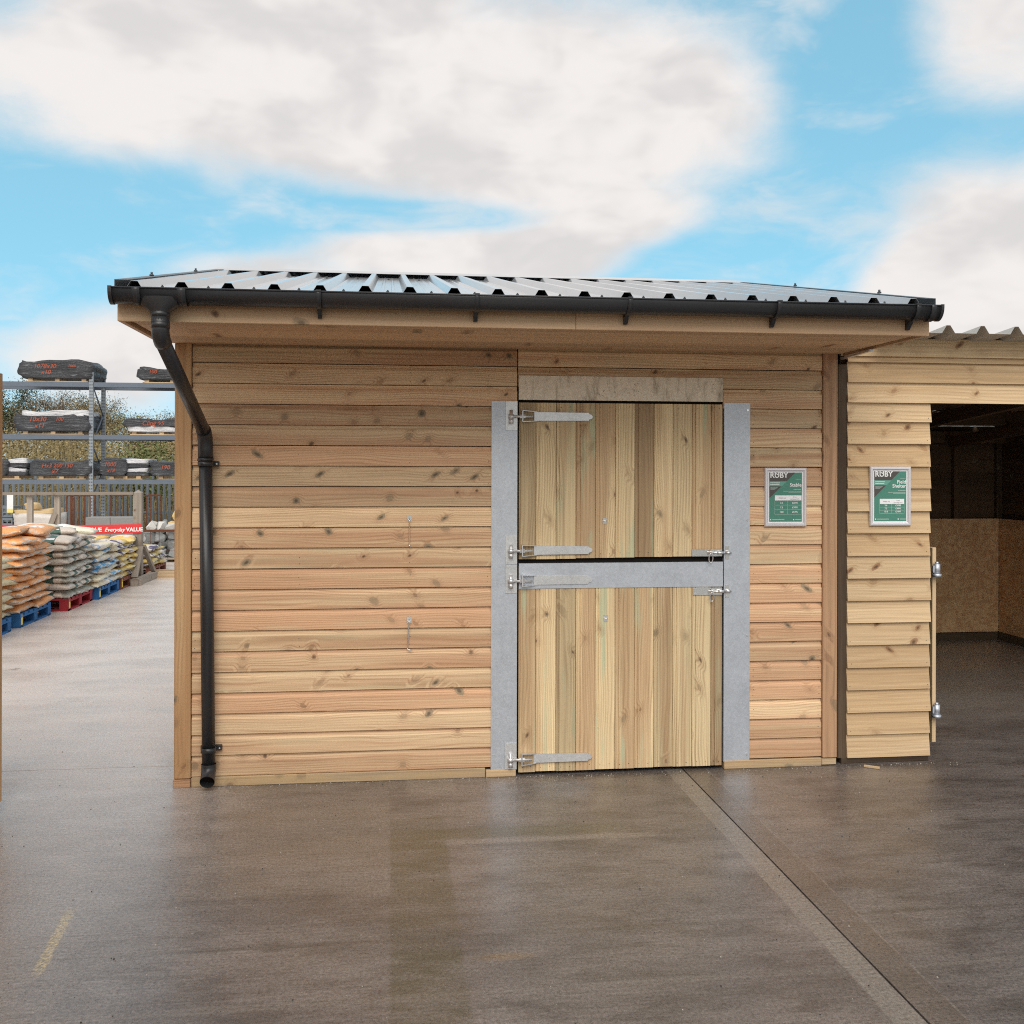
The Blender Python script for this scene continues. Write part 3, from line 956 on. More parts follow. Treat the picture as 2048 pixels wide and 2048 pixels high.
def bolt(parent, x0, z):
    y = -0.0195
    m = MB().box(x0, 2.985, y - 0.004, y, z - 0.021, z + 0.021, 0.0012)
    m.tube([(x0 + 0.088, y - 0.013, z), (3.034, y - 0.013, z)], 0.0062, 12)
    m.tube([(x0 + 0.120, y - 0.013, z), (x0 + 0.128, y - 0.013, z)], 0.009, 12)
    m.tube([(x0 + 0.140, y - 0.013, z), (x0 + 0.178, y - 0.013, z)], 0.0095, 12)
    # drop handle: a loop of bent rod
    cx, cz = x0 + 0.104, z - 0.030
    loop = [(cx + 0.0115 * sin(a), y - 0.022 - 0.004 * cos(a), cz + 0.026 * cos(a)) for a in [2 * pi * i / 18 for i in range(19)]]
    m.tube(loop, 0.0032, 7, cap=False)
    m.tube([(cx, y - 0.004, z + 0.016), (cx, y - 0.022, z + 0.010), (cx, y - 0.022, z - 0.01)], 0.0045, 8)
    for dx, dz in ((0.012, 0.014), (0.012, -0.014), (0.120, 0.015), (0.120, -0.015), (0.165, 0.016), (0.165, -0.016)):
        m.disc((x0 + dx, y - 0.004, z + dz), 0.0042, -1, 8, 0.0018)
    m.build('bolt', 'zinc_bolt', parent)
    k = MB().box(3.003, 3.024, -0.0262, -0.0230, z - 0.036, z + 0.036)
    k.tube([(3.004, y - 0.013, z), (3.026, y - 0.013, z)], 0.0115, 12)
    for dz in (-0.027, 0.027):
        k.disc((3.0135, -0.0262, z + dz), 0.004, -1, 8, 0.0016)
    k.build('bolt_keeper', 'zinc_bolt', stable)


bolt(up, 2.809, 1.218)
bolt(lo, 2.816, 1.001)


def staple(parent, x, z):
    y = -0.0165
    m = MB().box(x - 0.012, x + 0.012, y - 0.002, y, z - 0.017, z + 0.017, 0.0008)
    m.tube([(x - 0.008, y - 0.002, z), (x - 0.007, y - 0.013, z), (x, y - 0.018, z), (x + 0.007, y - 0.013, z), (x + 0.008, y - 0.002, z)], 0.0032, 7)
    m.disc((x, y - 0.002, z + 0.011), 0.003, -1, 7, 0.0016)
    m.disc((x, y - 0.002, z - 0.011), 0.003, -1, 7, 0.0016)
    m.build('staple_plate', 'zinc_bolt', parent)


staple(up, 2.312, 1.398)
staple(lo, 2.319, 0.858)
for (x, zt, zb, lean) in ((1.233, 1.418, 1.268, 0.0), (1.233, 0.868, 0.708, -0.008)):
    y = -0.0185
    m = MB().box(x - 0.014, x + 0.014, y - 0.002, y, zt - 0.020, zt + 0.016, 0.0008)
    m.tube([(x - 0.008, y - 0.002, zt - 0.008), (x - 0.006, y - 0.014, zt - 0.010), (x + 0.006, y - 0.014, zt - 0.010), (x + 0.008, y - 0.002, zt - 0.008)], 0.0032, 7)
    m.tube([(x, y - 0.010, zt - 0.002), (x, y - 0.018, zt - 0.014), (x + lean * 0.3, y - 0.012, zt - 0.026), (x + lean, y - 0.006, zb + 0.010),
            (x + lean, y - 0.006, zb), (x + lean + 0.004, y - 0.010, zb - 0.004), (x + lean + (0.024 if lean else 0.006), y - 0.014, zb - 0.005)], 0.0032, 7)
    m.disc((x, y - 0.002, zt + 0.010), 0.003, -1, 7, 0.0016)
    m.build('cabin_hook', 'zinc_bolt', stable)

# overhang: soffit boards, fascia, barge boards
OV = 0.9005
XL, XR = -0.070, 3.7275
ys = [-OV + 0.022, -0.745, -0.600, -0.455, -0.310, -0.165, -0.022]
for i in range(6):
    MB().box(0, XR - XL - 0.10, ys[i] + 0.0015, ys[i + 1] - 0.0015, 0, 0.016, 0.002).build('soffit_board', 'soffit_wood', stable,
                                                                                     loc=(XL + 0.05, 0, ZTOP + random.uniform(0, .0008)))
MB().box(XL + 0.05, XR - 0.05, -OV + 0.022, 0.0, ZTOP + 0.0185, ZTOP + 0.03).build('soffit_backing', 'dark_membrane', stable)
FZ1 = 2.468
MB().box(0, 1.985 - XL - 0.0008, -OV, -OV + 0.020, 0, FZ1 - 2.3375, 0.002).build('fascia', 'soffit_wood', stable, loc=(XL, 0, 2.3375))
MB().box(0, XR - 1.985 - 0.0008, -OV, -OV + 0.020, 0, FZ1 - 2.3375, 0.002).build('fascia', 'soffit_wood', stable, loc=(1.9858, 0, 2.3375))
SL = (3.058 - 2.478) / (1.83 + 0.95)
for xa in (XL + 0.002, XR - 0.024):
    # soffit side rail along each end of the overhang, then the barge board following the roof pitch
    MB().box(0, OV - 0.024, 0, 0.022, 0, 0.03).build('soffit_rail', 'soffit_wood', stable, loc=(xa + 0.022, -OV + 0.022, ZTOP - 0.0075), rot=(0, 0, pi / 2))
    zb = lambda y: 2.470 + SL * (y + 0.95)
    MB().prism([(-OV + 0.024, 2.368), (-OV + 0.024, zb(-OV + 0.024)), (1.83, zb(1.83)), (1.83, zb(1.83) - 0.14), (-0.02, zb(-0.02) - 0.14), (-0.3, 2.368)],
               xa, xa + 0.022, 'x').build('barge_board', 'soffit_wood', stable)
# strip of flashing under the right-hand verge
MB().box(0, 0.36, -0.010, 0.010, 0, 0.012).build('verge_flashing', 'galvanised_bright', stable, loc=(3.690, -0.375, 2.322), rot=(0, 0.02, pi / 2))

# roof: box-profile sheets of 1 m cover, both slopes
roof = MB().prism([(-0.93, 2.462), (1.83, 2.462 + SL * 2.76), (DEPTH + 0.15, 2.462 + SL * 2.76 - SL * 1.98), (DEPTH + 0.15, 2.44 + SL * 2.76 - SL * 1.98),
                   (1.83, 2.440 + SL * 2.76), (-0.93, 2.440)], XL + 0.03, XR - 0.03, 'x').build('roof', 'roof_dark', stable)
RX0, RX1 = -0.0635, 3.722
RIB0, RP = 0.0135, 0.2003        # first rib centre and rib pitch


def rib_profile(x0, x1, lift=0.0):
    pts = [(x0, 0)]
    k = 0
    while RIB0 + RP * k < x1:
        c = RIB0 + RP * k
        if c - 0.038 > x0 and c + 0.038 < x1:
            # two shallow stiffening swages between ribs
            pts += [(c - 0.033, 0), (c - 0.0145, 0.030), (c + 0.0145, 0.030), (c + 0.033, 0)]
            for s in (0.075, 0.125):
                if c + s + 0.012 < x1:
                    pts += [(c + s - 0.009, 0), (c + s - 0.005, 0.0022), (c + s + 0.005, 0.0022), (c + s + 0.009, 0)]
        k += 1
    pts.append((x1, 0))
    return [(p[0], p[1] + lift) for p in pts]


def sheet(x0, x1, ya, za, yb, zb_, lift):
    pr = rib_profile(x0, x1, lift)
    n = len(pr)
    vs, fs = [], []
    NS = 7
    for s in range(NS):
        f = s / (NS - 1)
        for p in pr:
            vs.append((p[0], ya + (yb - ya) * f, za + (zb_ - za) * f + p[1] + random.uniform(-.0006, .0006)))
    for s in range(NS - 1):
        for i in range(n - 1):
            fs.append((s * n + i, s * n + i + 1, (s + 1) * n + i + 1, (s + 1) * n + i))
    # thin lower skin so that the sheet has a thickness at its edge
    o = len(vs)
    vs += [(v[0], v[1], v[2] - 0.0012) for v in vs]
    fs += [tuple(j + o for j in reversed(f)) for f in fs]
    for i in range(n - 1):
        fs.append((i, o + i, o + i + 1, i + 1))
    m = MB()
    m._add(vs, fs)
    return m


edges = [RX0, 0.884, 1.886, 2.887, RX1]
for i in range(4):
    sheet(edges[i], edges[i + 1] + (0.072 if i < 3 else 0), -0.952, 2.478, 1.815, 2.478 + SL * 2.767, 0.0016 * (i % 2)).build('roof_sheet', 'roof_steel', roof)
    sheet(edges[i], edges[i + 1] + (0.072 if i < 3 else 0), DEPTH + 0.2, 3.055 - SL * 2.03, 1.845, 3.055, 0.0016 * (i % 2)).build('roof_sheet', 'roof_steel', roof)
zr = 2.478 + SL * 2.78
cap = [(1.60, zr - SL * 0.23 + 0.033), (1.83, zr + 0.043), (2.06, zr - SL * 0.23 + 0.033), (2.06, zr - SL * 0.23 + 0.031), (1.83, zr + 0.041), (1.60, zr - SL * 0.23 + 0.031)]
MB().prism(cap, -0.085, 3.745, 'x').build('ridge_cap', 'roof_steel', roof)
for xa, s in ((RX0 - 0.004, 1), (RX1 + 0.004, -1)):
    vf = MB()
    z_ = lambda y: 2.478 + SL * (y + 0.952)
    a, b_, c_ = sorted((xa, xa + s * 0.003))[0], sorted((xa, xa + s * 0.003))[1], 0
    vf.prism([(-0.962, z_(-0.962) - 0.045), (-0.962, z_(-0.962) + 0.035), (1.72, z_(1.72) + 0.035), (1.72, z_(1.72) - 0.045)], a, b_, 'x')
    vf.prism([(-0.962, z_(-0.962) + 0.032), (-0.962, z_(-0.962) + 0.035), (1.72, z_(1.72) + 0.035), (1.72, z_(1.72) + 0.032)], *sorted((xa + s * 0.003, xa + s * 0.055)), 'x')
    vf.build('verge_trim', 'roof_dark', roof)
scr = MB()
for y in (-0.86, 1.2):
    for k in range(0, 18):
        x = RIB0 + RP * k + 0.1
        z = 2.478 + SL * (y + 0.952) + 0.002
        scr.tube([(x, y, z), (x, y, z + 0.003)], 0.007, 8).tube([(x, y, z + 0.003), (x, y, z + 0.009)], 0.004, 6)
for y in (-0.50, 0.62):
    for xa in (RX0 + 0.05, RX1 - 0.05):
        z = 2.478 + SL * (y + 0.952) + 0.040
        scr.tube([(xa, y, z), (xa, y, z + 0.006)], 0.011, 8).tube([(xa, y, z + 0.006), (xa, y, z + 0.018)], 0.006, 6)
s_ = scr.build('roof_screws', 'roof_dark', roof)
s_['kind'] = 'stuff'

# gutter: half-round channel on brackets
GY, GZ, GR = -0.964, 2.464, 0.052


def half_round(x0, x1, r, z=GZ, t=0.0025, drop=0.0):
    o, i = [], []
    for k in range(13):
        a = pi * k / 12
        o.append((GY - r * cos(a), z - 0.004 - r * 1.12 * sin(a)))
        i.append((GY - (r - t) * cos(a), z - 0.004 - (r - t) * 1.12 * sin(a)))
    o = [(GY - r, z + 0.006)] + o + [(GY + r, z + 0.006)]
    i = [(GY - r + t, z + 0.006)] + i + [(GY + r - t, z + 0.006)]
    return MB().prism(o + i[::-1], x0, x1, 'x', smooth=True)


g1 = half_round(-0.070, 3.728, GR)
g1.tube([(-0.070, GY - GR, GZ + 0.004), (3.728, GY - GR, GZ + 0.004)], 0.0042, 8)
gutter = g1.build('gutter', 'black_plastic', stable)
for xa, xb in ((-0.082, -0.066), (3.724, 3.738)):
    e = [(GY - (GR + .003) * cos(pi * k / 14), GZ - 0.003 - (GR + .003) * 1.12 * sin(pi * k / 14)) for k in range(15)]
    e = [(GY - GR - .003, GZ + 0.010)] + e + [(GY + GR + .003, GZ + 0.010)]
    MB().prism(e, xa, xb, 'x').build('stop_end', 'black_plastic', gutter)
for xa, xb in ((0.018, 0.052), (0.208, 0.244), (3.675, 3.700)):
    half_round(xa, xb, GR + 0.0045, t=0.006).build('union_collar', 'black_plastic', gutter)
for x in (0.812, 1.515, 2.218, 2.928, 3.611):
    b = half_round(x - 0.011, x + 0.011, GR + 0.004, t=0.006)
    b.box(x - 0.011, x + 0.011, GY - GR - 0.006, GY - GR + 0.010, GZ + 0.004, GZ + 0.012)
    b.prism([(-OV - 0.001, GZ - 0.02), (-OV - 0.001, GZ - 0.100), (-OV - 0.014, GZ - 0.100), (GY + 0.012, GZ - 0.060), (GY + 0.03, GZ - 0.03)], x - 0.009, x + 0.009, 'x')
    b.build('gutter_bracket', 'black_plastic', gutter)
# running outlet and swan neck
PR = 0.034
OX = 0.128
out = MB()
rings = [(0.105, 0.056, 0.0), (0.092, 0.052, -0.028), (0.058, 0.044, -0.052), (0.040, 0.040, -0.068), (0.038, 0.038, -0.100)]
vs, fs = [], []
for (rx, ry, dz) in rings:
    for j in range(20):
        a = 2 * pi * j / 20
        vs.append((OX + rx * cos(a), GY + ry * sin(a), GZ - 0.030 + dz))
for i in range(len(rings) - 1):
    for j in range(20):
        fs.append((i * 20 + j, i * 20 + (j + 1) % 20, (i + 1) * 20 + (j + 1) % 20, (i + 1) * 20 + j))
out._add(vs, fs, True)
out.build('outlet', 'black_plastic', gutter)
PX, PY = 0.187, -0.075


def arc3(a, b, c, n=6):
    """points of a rounded bend a-b-c"""
    a, b, c = Vector(a), Vector(b), Vector(c)
    return [tuple(a.lerp(b, t).lerp(b.lerp(c, t), t)) for t in [i / n for i in range(n + 1)]]


P1 = (OX, GY, 2.262)
P2 = (0.166, PY, 1.862)
P3 = (PX - 0.018, PY, 1.80)
d12 = (Vector(P2) - Vector(P1)).normalized()
MB().tube([(OX, GY, 2.372), (OX, GY, 2.296)] + arc3((OX, GY, 2.296), P1, Vector(P1) + d12 * 0.05), PR + 0.004, 20).build('elbow', 'black_plastic', stable)
dp = MB().tube([Vector(P1) + d12 * 0.02, Vector(P2) - d12 * 0.02], PR, 20)
dp.tube([(P2[0], PY, 1.80), (PX, PY, 0.10)], PR, 20)
dpo = dp.build('downpipe', 'black_plastic', stable)
MB().tube([(OX, GY, 2.372), (OX, GY, 2.350)], PR + 0.0075, 20).tube([(OX, GY, 2.328), (OX, GY, 2.300)], PR + 0.0062, 20).build('pipe_collar', 'black_plastic', dpo)
MB().tube(arc3(Vector(P2) - d12 * 0.055, P2, (P2[0], PY, 1.79)) + [(P2[0] + 0.001, PY, 1.735)], PR + 0.0045, 20).build('elbow', 'black_plastic', dpo)
MB().tube([(P2[0] + 0.0006, PY, 1.738), (P2[0] + 0.001, PY, 1.725)], PR + 0.008, 20).build('pipe_collar', 'black_plastic', dpo)
for z in (1.709, 0.208):
    xx = PX - (PX - P2[0]) * (z - 0.1) / 1.7
    c = MB().tube([(xx, PY, z - 0.013), (xx, PY, z + 0.013)], PR + 0.0055, 20)
    c.box(xx - 0.047, xx + 0.062, -0.042, -0.019, z - 0.014, z + 0.014, 0.002)
    c.tube([(xx + 0.05, -0.042, z), (xx + 0.05, -0.046, z)], 0.006, 8)
    c.build('pipe_clip', 'black_plastic', dpo)
    MB().disc((xx + 0.052, -0.046, z), 0.0045, -1, 8, 0.002).build('clip_screw', 'zinc_bolt', dpo)
# shoe: an open bend kicked forward
sh = MB()
path = [(PX, PY, 0.135), (PX, PY, 0.112), (PX, PY - 0.012, 0.088), (PX + 0.001, PY - 0.040, 0.066), (PX + 0.002, PY - 0.060, 0.056)]
sh.tube(path, [PR + .004, PR + .004, PR + .003, PR + .003, PR + .004], 20, cap=False)
ip = [(p[0], p[1], p[2]) for p in path[::-1]]
sh.tube(ip, [PR + .0015] * 5, 20, cap=False)
sh.build('pipe_shoe', 'black_plastic', dpo)
MB().tube([(PX + 0.0015, PY - 0.035, 0.069), (PX + 0.001, PY - 0.028, 0.074)], PR - 0.002, 16).build('pipe_bore', 'dark_membrane', dpo)


# ------------------------------------------------------------------ field shelter
shelter = thing('field_shelter', 'open-fronted timber field shelter with overlapping sawn boards beside the stable', 'shelter', (5.5, 0.05, 0))
SX0, SX1 = 3.706, 7.20
SD = 3.98
SY = 0.016


def feather_mesh(L, h, t0=0.026, t1=0.007):
    pts = [(0.0, 0.0), (-t0, 0.0), (-t0 + 0.001, 0.004), (-t1, h), (0.0, h)]
    return MB().prism(pts, 0, L, 'x')


sfw = MB().box(SX0 + 0.03, 4.225, SY + 0.022, SY + 0.03, 0.03, 2.07).build('front_wall', 'dark_membrane', shelter)
zs = 0.036
LP = 0.1284
for k in range(16):
    z = zs + LP * k
    h = min(LP + 0.012, 2.076 - z)
    if h < 0.02:
        continue
    x1 = 4.236 + random.uniform(-.004, .004)
    feather_mesh(x1 - 3.7325, h).build('board', 'sawn_wood', sfw, loc=(3.7325, SY + random.uniform(-.001, .001), z + random.uniform(-.002, .002)), rot=(random.uniform(-.01, .006), 0, 0))
for (za, zb_) in ((2.072, 2.196), (2.188, 2.312), (2.304, 2.345)):
    feather_mesh(SX1 - 3.7325, zb_ - za + 0.004).build('board', 'sawn_wood', sfw, loc=(3.7325, SY, za))
MB().box(0, SX1 - 3.66, -0.024, 0.0, 0, 0.105).build('head_board', 'sawn_wood', sfw, loc=(3.69, SY - 0.003, 2.338))
snails = MB()
for k in range(16):
    for xx in (3.752, 4.215):
        snails.disc((xx + random.uniform(-.006, .006), SY - 0.0215, zs + LP * k + 0.022), 0.0025, -1, 6, 0.0012)
snails.build('nails', 'nail_head', shelter)['kind'] = 'stuff'
MB().box(0, 2.26, SY - 0.012, SY + 0.085, 0, 0.054, 0.003).build('corner_post', 'old_wood', shelter, loc=(3.7315, 0, 0.03), rot=(0, -pi / 2, 0))
MB().box(0, 0.53, SY - 0.014, SY + 0.08, 0, 0.037, 0.003).build('sill', 'old_wood', shelter, loc=(3.700, 0, 0.0))
# side walls and rear wall, boarded on studs, strand board to waist height
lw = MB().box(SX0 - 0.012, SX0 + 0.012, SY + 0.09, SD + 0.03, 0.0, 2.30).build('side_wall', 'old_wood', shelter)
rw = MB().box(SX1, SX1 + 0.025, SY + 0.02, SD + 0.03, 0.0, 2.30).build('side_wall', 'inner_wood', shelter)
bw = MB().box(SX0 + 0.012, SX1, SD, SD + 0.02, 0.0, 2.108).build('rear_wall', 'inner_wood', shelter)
for k in range(15):
    z = 0.02 + 0.136 * k
    h = min(0.14, 2.02 - z)
    if h > 0.03:
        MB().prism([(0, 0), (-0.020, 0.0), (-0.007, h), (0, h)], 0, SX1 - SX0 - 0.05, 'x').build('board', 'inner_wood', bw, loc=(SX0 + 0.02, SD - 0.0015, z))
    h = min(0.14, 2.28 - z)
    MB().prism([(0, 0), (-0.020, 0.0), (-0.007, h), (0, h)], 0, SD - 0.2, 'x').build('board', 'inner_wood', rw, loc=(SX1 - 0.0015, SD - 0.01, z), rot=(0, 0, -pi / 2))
for xx in (4.1, 4.75, 5.4, 6.05, 6.70):
    MB().box(0, 2.0, -0.045, 0.0, 0, 0.075).build('stud', 'inner_wood', shelter, loc=(xx + 0.0375, SD - 0.022, 0.02), rot=(0, -pi / 2, 0))
MB().box(0, 2.2, -0.040, 0.0, 0, 0.06).build('stud', 'inner_wood', shelter, loc=(SX1 - 0.024, SD - 0.022, 0.02), rot=(0, -pi / 2, 0))
for yy in (0.6, 1.35, 2.1, 2.85, 3.4):
    MB().box(0, 2.2, -0.0375, 0.0375, 0, 0.045).build('stud', 'inner_wood', shelter, loc=(SX1 - 0.022, yy, 0.02), rot=(0, -pi / 2, 0))
for i, (xa, xb) in enumerate(((SX0 + 0.06, 4.72), (4.7225, SX1 - 0.072))):
    MB().box(0, xb - xa, -0.011, 0.0, 0, 1.12).build('lining_panel', 'strand_board', shelter, loc=(xa, SD - 0.069, 0.075))
MB().box(0, SD - 0.15, 0, 0.011, 0, 1.12).build('lining_panel', 'strand_board', shelter, loc=(SX1 - 0.070, SD - 0.084, 0.075), rot=(0, 0, -pi / 2))
MB().box(0, SX1 - SX0 - 0.1, -0.075, 0, 0, 0.07).build('sole_plate', 'old_wood', shelter, loc=(SX0 + 0.05, SD - 0.0225, 0.0))
MB().box(0, SD - 0.2, 0, 0.07, 0, 0.07).build('sole_plate', 'old_wood', shelter, loc=(SX1 - 0.093, SD - 0.1, 0.0), rot=(0, 0, -pi / 2))
# roof: falls to the rear, sheets jut out over the front
RZF, RZB = 2.452, 2.10


def rz(y):
    return RZF + (RZB - RZF) * (y + 0.2) / (SD + 0.45)


sroof = MB().box(SX0, SX1, SD - 0.12, SD - 0.03, 1.94, 2.055).build('roof', 'inner_wood', shelter)
for yy in (0.10, 1.0, 1.95, 2.9):
    zt = rz(yy) - 0.012
    MB().box(0, SX1 - SX0, -0.035, 0.035, -0.12, 0).build('purlin', 'inner_wood', sroof, loc=(SX0 + 0.01, yy, zt))
for xx in (4.05, 5.45, 6.55):
    L = SD - 0.3
    MB().box(0, L, -0.025, 0.025, -0.10, 0).build('rafter', 'inner_wood', sroof, loc=(xx, 0.12, rz(0.12) - 0.14), rot=(0, math.atan((RZF - RZB) / (SD + 0.45)), pi / 2))


def cor_sheet(x0, x1, ya, yb, mat='shelter_sheet'):
    pr = []
    x = x0
    while x < x1 - 0.19:
        pr += [(x, 0), (x + 0.115, 0), (x + 0.142, 0.043), (x + 0.164, 0.043), (x + 0.192, 0)]
        x += 0.204
    n = len(pr)
    vs = [(p[0], y, rz(y) + p[1]) for y in (ya, yb) for p in pr]
    fs = [(i, i + 1, n + i + 1, n + i) for i in range(n - 1)]
    vs += [(v[0], v[1], v[2] - 0.0015) for v in vs]
    fs += [tuple(2 * n + j for j in f[::-1]) for f in fs] + [(i, 2 * n + i, 2 * n + i + 1, i + 1) for i in range(n - 1)]
    m = MB()
    m._add(vs, fs)
    return m


for x0, x1 in ((3.870, 4.90), (4.89, 5.92), (5.91, 6.94), (6.93, 7.5)):
    cor_sheet(x0, x1, -0.21 + random.uniform(-.004, .004), SD + 0.24).build('roof_sheet', 'shelter_sheet', sroof)
cor_sheet(3.64, 3.90, -0.02, SD + 0.24).build('roof_sheet', 'shelter_sheet', sroof)
# half door folded back inside, seen edge on, with its two hinge lugs
hd = MB().box(0, 1.145, 0.0, 0.62, 0, 0.024, 0.002).build('half_door', 'sawn_wood', shelter, loc=(4.322, 0.085, 0.083), rot=(0, -pi / 2, 0.0))
for z in (1.105, 0.280):
    m = MB().tube([(4.312, 0.060, z - 0.045), (4.312, 0.060, z - 0.028)], 0.026, 14)
    m.tube([(4.312, 0.060, z - 0.028), (4.312, 0.060, z + 0.030)], 0.0185, 14)
    m.tube([(4.312, 0.060, z + 0.030), (4.312, 0.060, z + 0.042)], 0.010, 10)
    m.box(4.285, 4.312, 0.054, 0.066, z - 0.020, z + 0.020)
    m.build('gate_hinge', 'galvanised', shelter)


# ------------------------------------------------------------------ framed notices
def notice(x0, z0, w, h, lines, label, ywall, tab_z):
    t = thing('framed_notice', label, 'sign', (x0 + w / 2, ywall, z0), group='framed notices beside the doorways')
    y = ywall
    fwid = 0.021
    fr = MB()
    for (a, b_, c, d) in ((0, 0, w, 0), (w, 0, w, h), (w, h, 0, h), (0, h, 0, 0)):
        p0, p1 = Vector((a, b_)), Vector((c, d))
        dv = (p1 - p0).normalized()
        nv = Vector((-dv.y, dv.x))
        prof = [(0.0, 0.0), (0.0, -0.006), (0.005, -0.012), (0.013, -0.0125), (fwid, -0.006), (fwid, 0.0)]
        vs = []
        for (o, dy) in prof:
            q = p0 + dv * o + nv * o
            vs.append((x0 + q.x, y + dy, z0 + q.y))
        for (o, dy) in prof:
            q = p1 - dv * o + nv * o
            vs.append((x0 + q.x, y + dy, z0 + q.y))
        n = len(prof)
        fr._add(vs, [(i, (i + 1) % n, n + (i + 1) % n, n + i) for i in range(n)])
    fr.build('frame', 'frame_alu', t)
    px0, px1, pz0, pz1 = x0 + fwid, x0 + w - fwid, z0 + fwid, z0 + h - fwid
    pap = MB().box(px0, px1, y - 0.0045, y - 0.001, pz0, pz1).build('poster', 'poster_paper', t)
    pw, ph = px1 - px0, pz1 - pz0
    mg = 0.006
    gx0, gx1, gz0, gz1 = px0 + mg, px1 - mg, pz0 + mg, pz1 - mg

    def quad(pts, mat, lay, nm='print_panel'):
        m = MB()
        m._add([(gx0 + (gx1 - gx0) * u, y - 0.0045 - 0.0004 * lay, gz0 + (gz1 - gz0) * v) for u, v in pts], [tuple(range(len(pts)))])
        return m.build(nm, mat, pap)

    def bar(u0, u1, v0, v1, mat, lay=4):
        quad([(u0, v0), (u1, v0), (u1, v1), (u0, v1)], mat, lay, 'print_line')

    def txt(body, u, v, size, mat='ink_white', align='LEFT', bold=0.0):
        me = text_mesh('lettering', body, size, mat, align, bold)
        link('lettering', me, pap, loc=(gx0 + (gx1 - gx0) * u, y - 0.0045 - 0.0004 * 5, gz0 + (gz1 - gz0) * v), rot=UPRIGHT)

    quad([(0, 0), (1, 0), (1, 1), (0, 1)], 'poster_green', 1)
    quad([(0, 1), (0, 0.475), (0.80, 1)], 'poster_grey', 2)
    quad([(0, 0.72), (0.385, 0.72), (0.535, 0.82), (0, 0.82)], 'poster_teal', 3)
    txt('RUBY', 0.02, 0.895, 0.043, bold=0.0009)
    # the mark over the U: two small ear shapes
    for s in (-1, 1):
        quad([(0.245 + 0.0 * s, 0.945), (0.245 + s * 0.055, 0.985), (0.245 + s * 0.030, 0.985), (0.245, 0.968)], 'ink_white', 6)
    bar(0.03, 0.33, 0.785, 0.795, 'ink_white')
    bar(0.03, 0.31, 0.750, 0.760, 'ink_white')
    bar(0.03, 0.26, 0.690, 0.696, 'ink_faint')
    bar(0.03, 0.22, 0.672, 0.678, 'ink_faint')
    bar(0.03, 0.18, 0.654, 0.660, 'ink_faint')
    bar(0.80, 0.97, 0.850, 0.856, 'ink_faint')
    v = 0.755
    if len(lines) == 1:
        v = 0.715
    for ln in lines:
        txt(ln, 0.985, v, 0.029, align='RIGHT', bold=0.0004)
        v -= 0.082
    v += 0.03
    bar(0.74, 0.97, v - 0.012, v - 0.002, 'ink_faint')
    bar(0.42, 0.97, v - 0.048, v - 0.040, 'ink_faint')
    bar(0.58, 0.97, v - 0.068, v - 0.060, 'ink_faint')
    ta, tb, tt = 0.17, 0.985 if len(lines) == 1 else 0.93, tab_z
    bar(ta, tb, tt - 0.105, tt, 'poster_paper', 4)
    txt('Width (m)', (ta * 0.72 + tb * 0.28), tt - 0.065, 0.0095, 'ink_dark', 'CENTER')
    txt('Price', (ta * 0.25 + tb * 0.75), tt - 0.045, 0.0095, 'ink_dark', 'CENTER')
    txt('(including VAT)', (ta * 0.25 + tb * 0.75), tt - 0.085, 0.0085, 'ink_dark', 'CENTER')
    rh = 0.093 if len(lines) == 1 else 0.062
    for r in range(4):
        zz = tt - 0.105 - rh * r
        bar(ta, tb, zz - 0.003, zz + 0.003, 'ink_faint')
    for uu in (ta, ta * 0.52 + tb * 0.48, tb):
        bar(uu - 0.004, uu + 0.004, tt - 0.105 - rh * 3, tt - 0.10, 'ink_faint', 3)
    for r, (a, b_) in enumerate((('3.6', '£2695'), ('7.2', '£3895'), ('10.8', '£5495'))):
        zz = tt - 0.105 - rh * (r + 0.66)
        txt(a, ta * 0.75 + tb * 0.25, zz, 0.013, 'ink_white', 'CENTER', 0.0003)
        txt(b_, ta * 0.25 + tb * 0.75, zz, 0.013, 'ink_white', 'CENTER', 0.0003)
    bar(0.03, 0.06, 0.03, 0.055, 'ink_white')
    bar(0.09, 0.46, 0.035, 0.05, 'ink_faint')
    bar(0.73, 0.76, 0.03, 0.055, 'ink_white')
    bar(0.79, 0.98, 0.035, 0.05, 'ink_faint')


notice(3.231, 1.363, 0.247, 0.333, ['Stable'], 'green notice reading Stable in silver frame on the smooth stable cladding', -0.0187, 0.535)
notice(3.861, 1.363, 0.249, 0.341, ['Field', 'Shelter'], 'green notice reading Field Shelter in silver frame on rough sawn boards', SY - 0.0235, 0.448)

# ------------------------------------------------------------------ shed beyond the left edge of the picture
nb = thing('neighbouring_shed', 'timber shed whose corner just shows at the left edge of the yard', 'shed', (-1.7, -2.2, 0))
NX = -0.755
nw = MB().box(NX - 0.03, NX - 0.02, -9.2, -0.36, 0.05, 2.12).build('side_wall', 'dark_membrane', nb)
for k in range(19):
    z = 0.07 + PITCH * k
    shiplap_mesh(8.72, PITCH).build('board', 'clad_wood', nw, loc=(NX - 0.0195, -9.18, z), rot=(0, 0, pi / 2))
MB().box(0, 2.08, 0, 0.095, 0, 0.07, 0.003).build('corner_post', 'post_wood', nb, loc=(NX + 0.012, -0.455, 0.065), rot=(0, -pi / 2, 0))
MB().box(0, 8.80, 0, 0.06, 0, 0.055, 0.003).build('sill', 'sill_wood', nb, loc=(NX - 0.010, -9.19, 0.0), rot=(0, 0, pi / 2))
MB().box(-2.6, NX - 0.03, -0.42, -0.38, 0.05, 2.12).build('rear_wall', 'clad_wood', nb)
MB().box(0, 8.4, 0, 0.045, 0, 0.085, 0.003).build('fascia', 'sawn_wood', nb, loc=(NX + 0.075, -9.25, 2.125), rot=(0, 0, pi / 2))
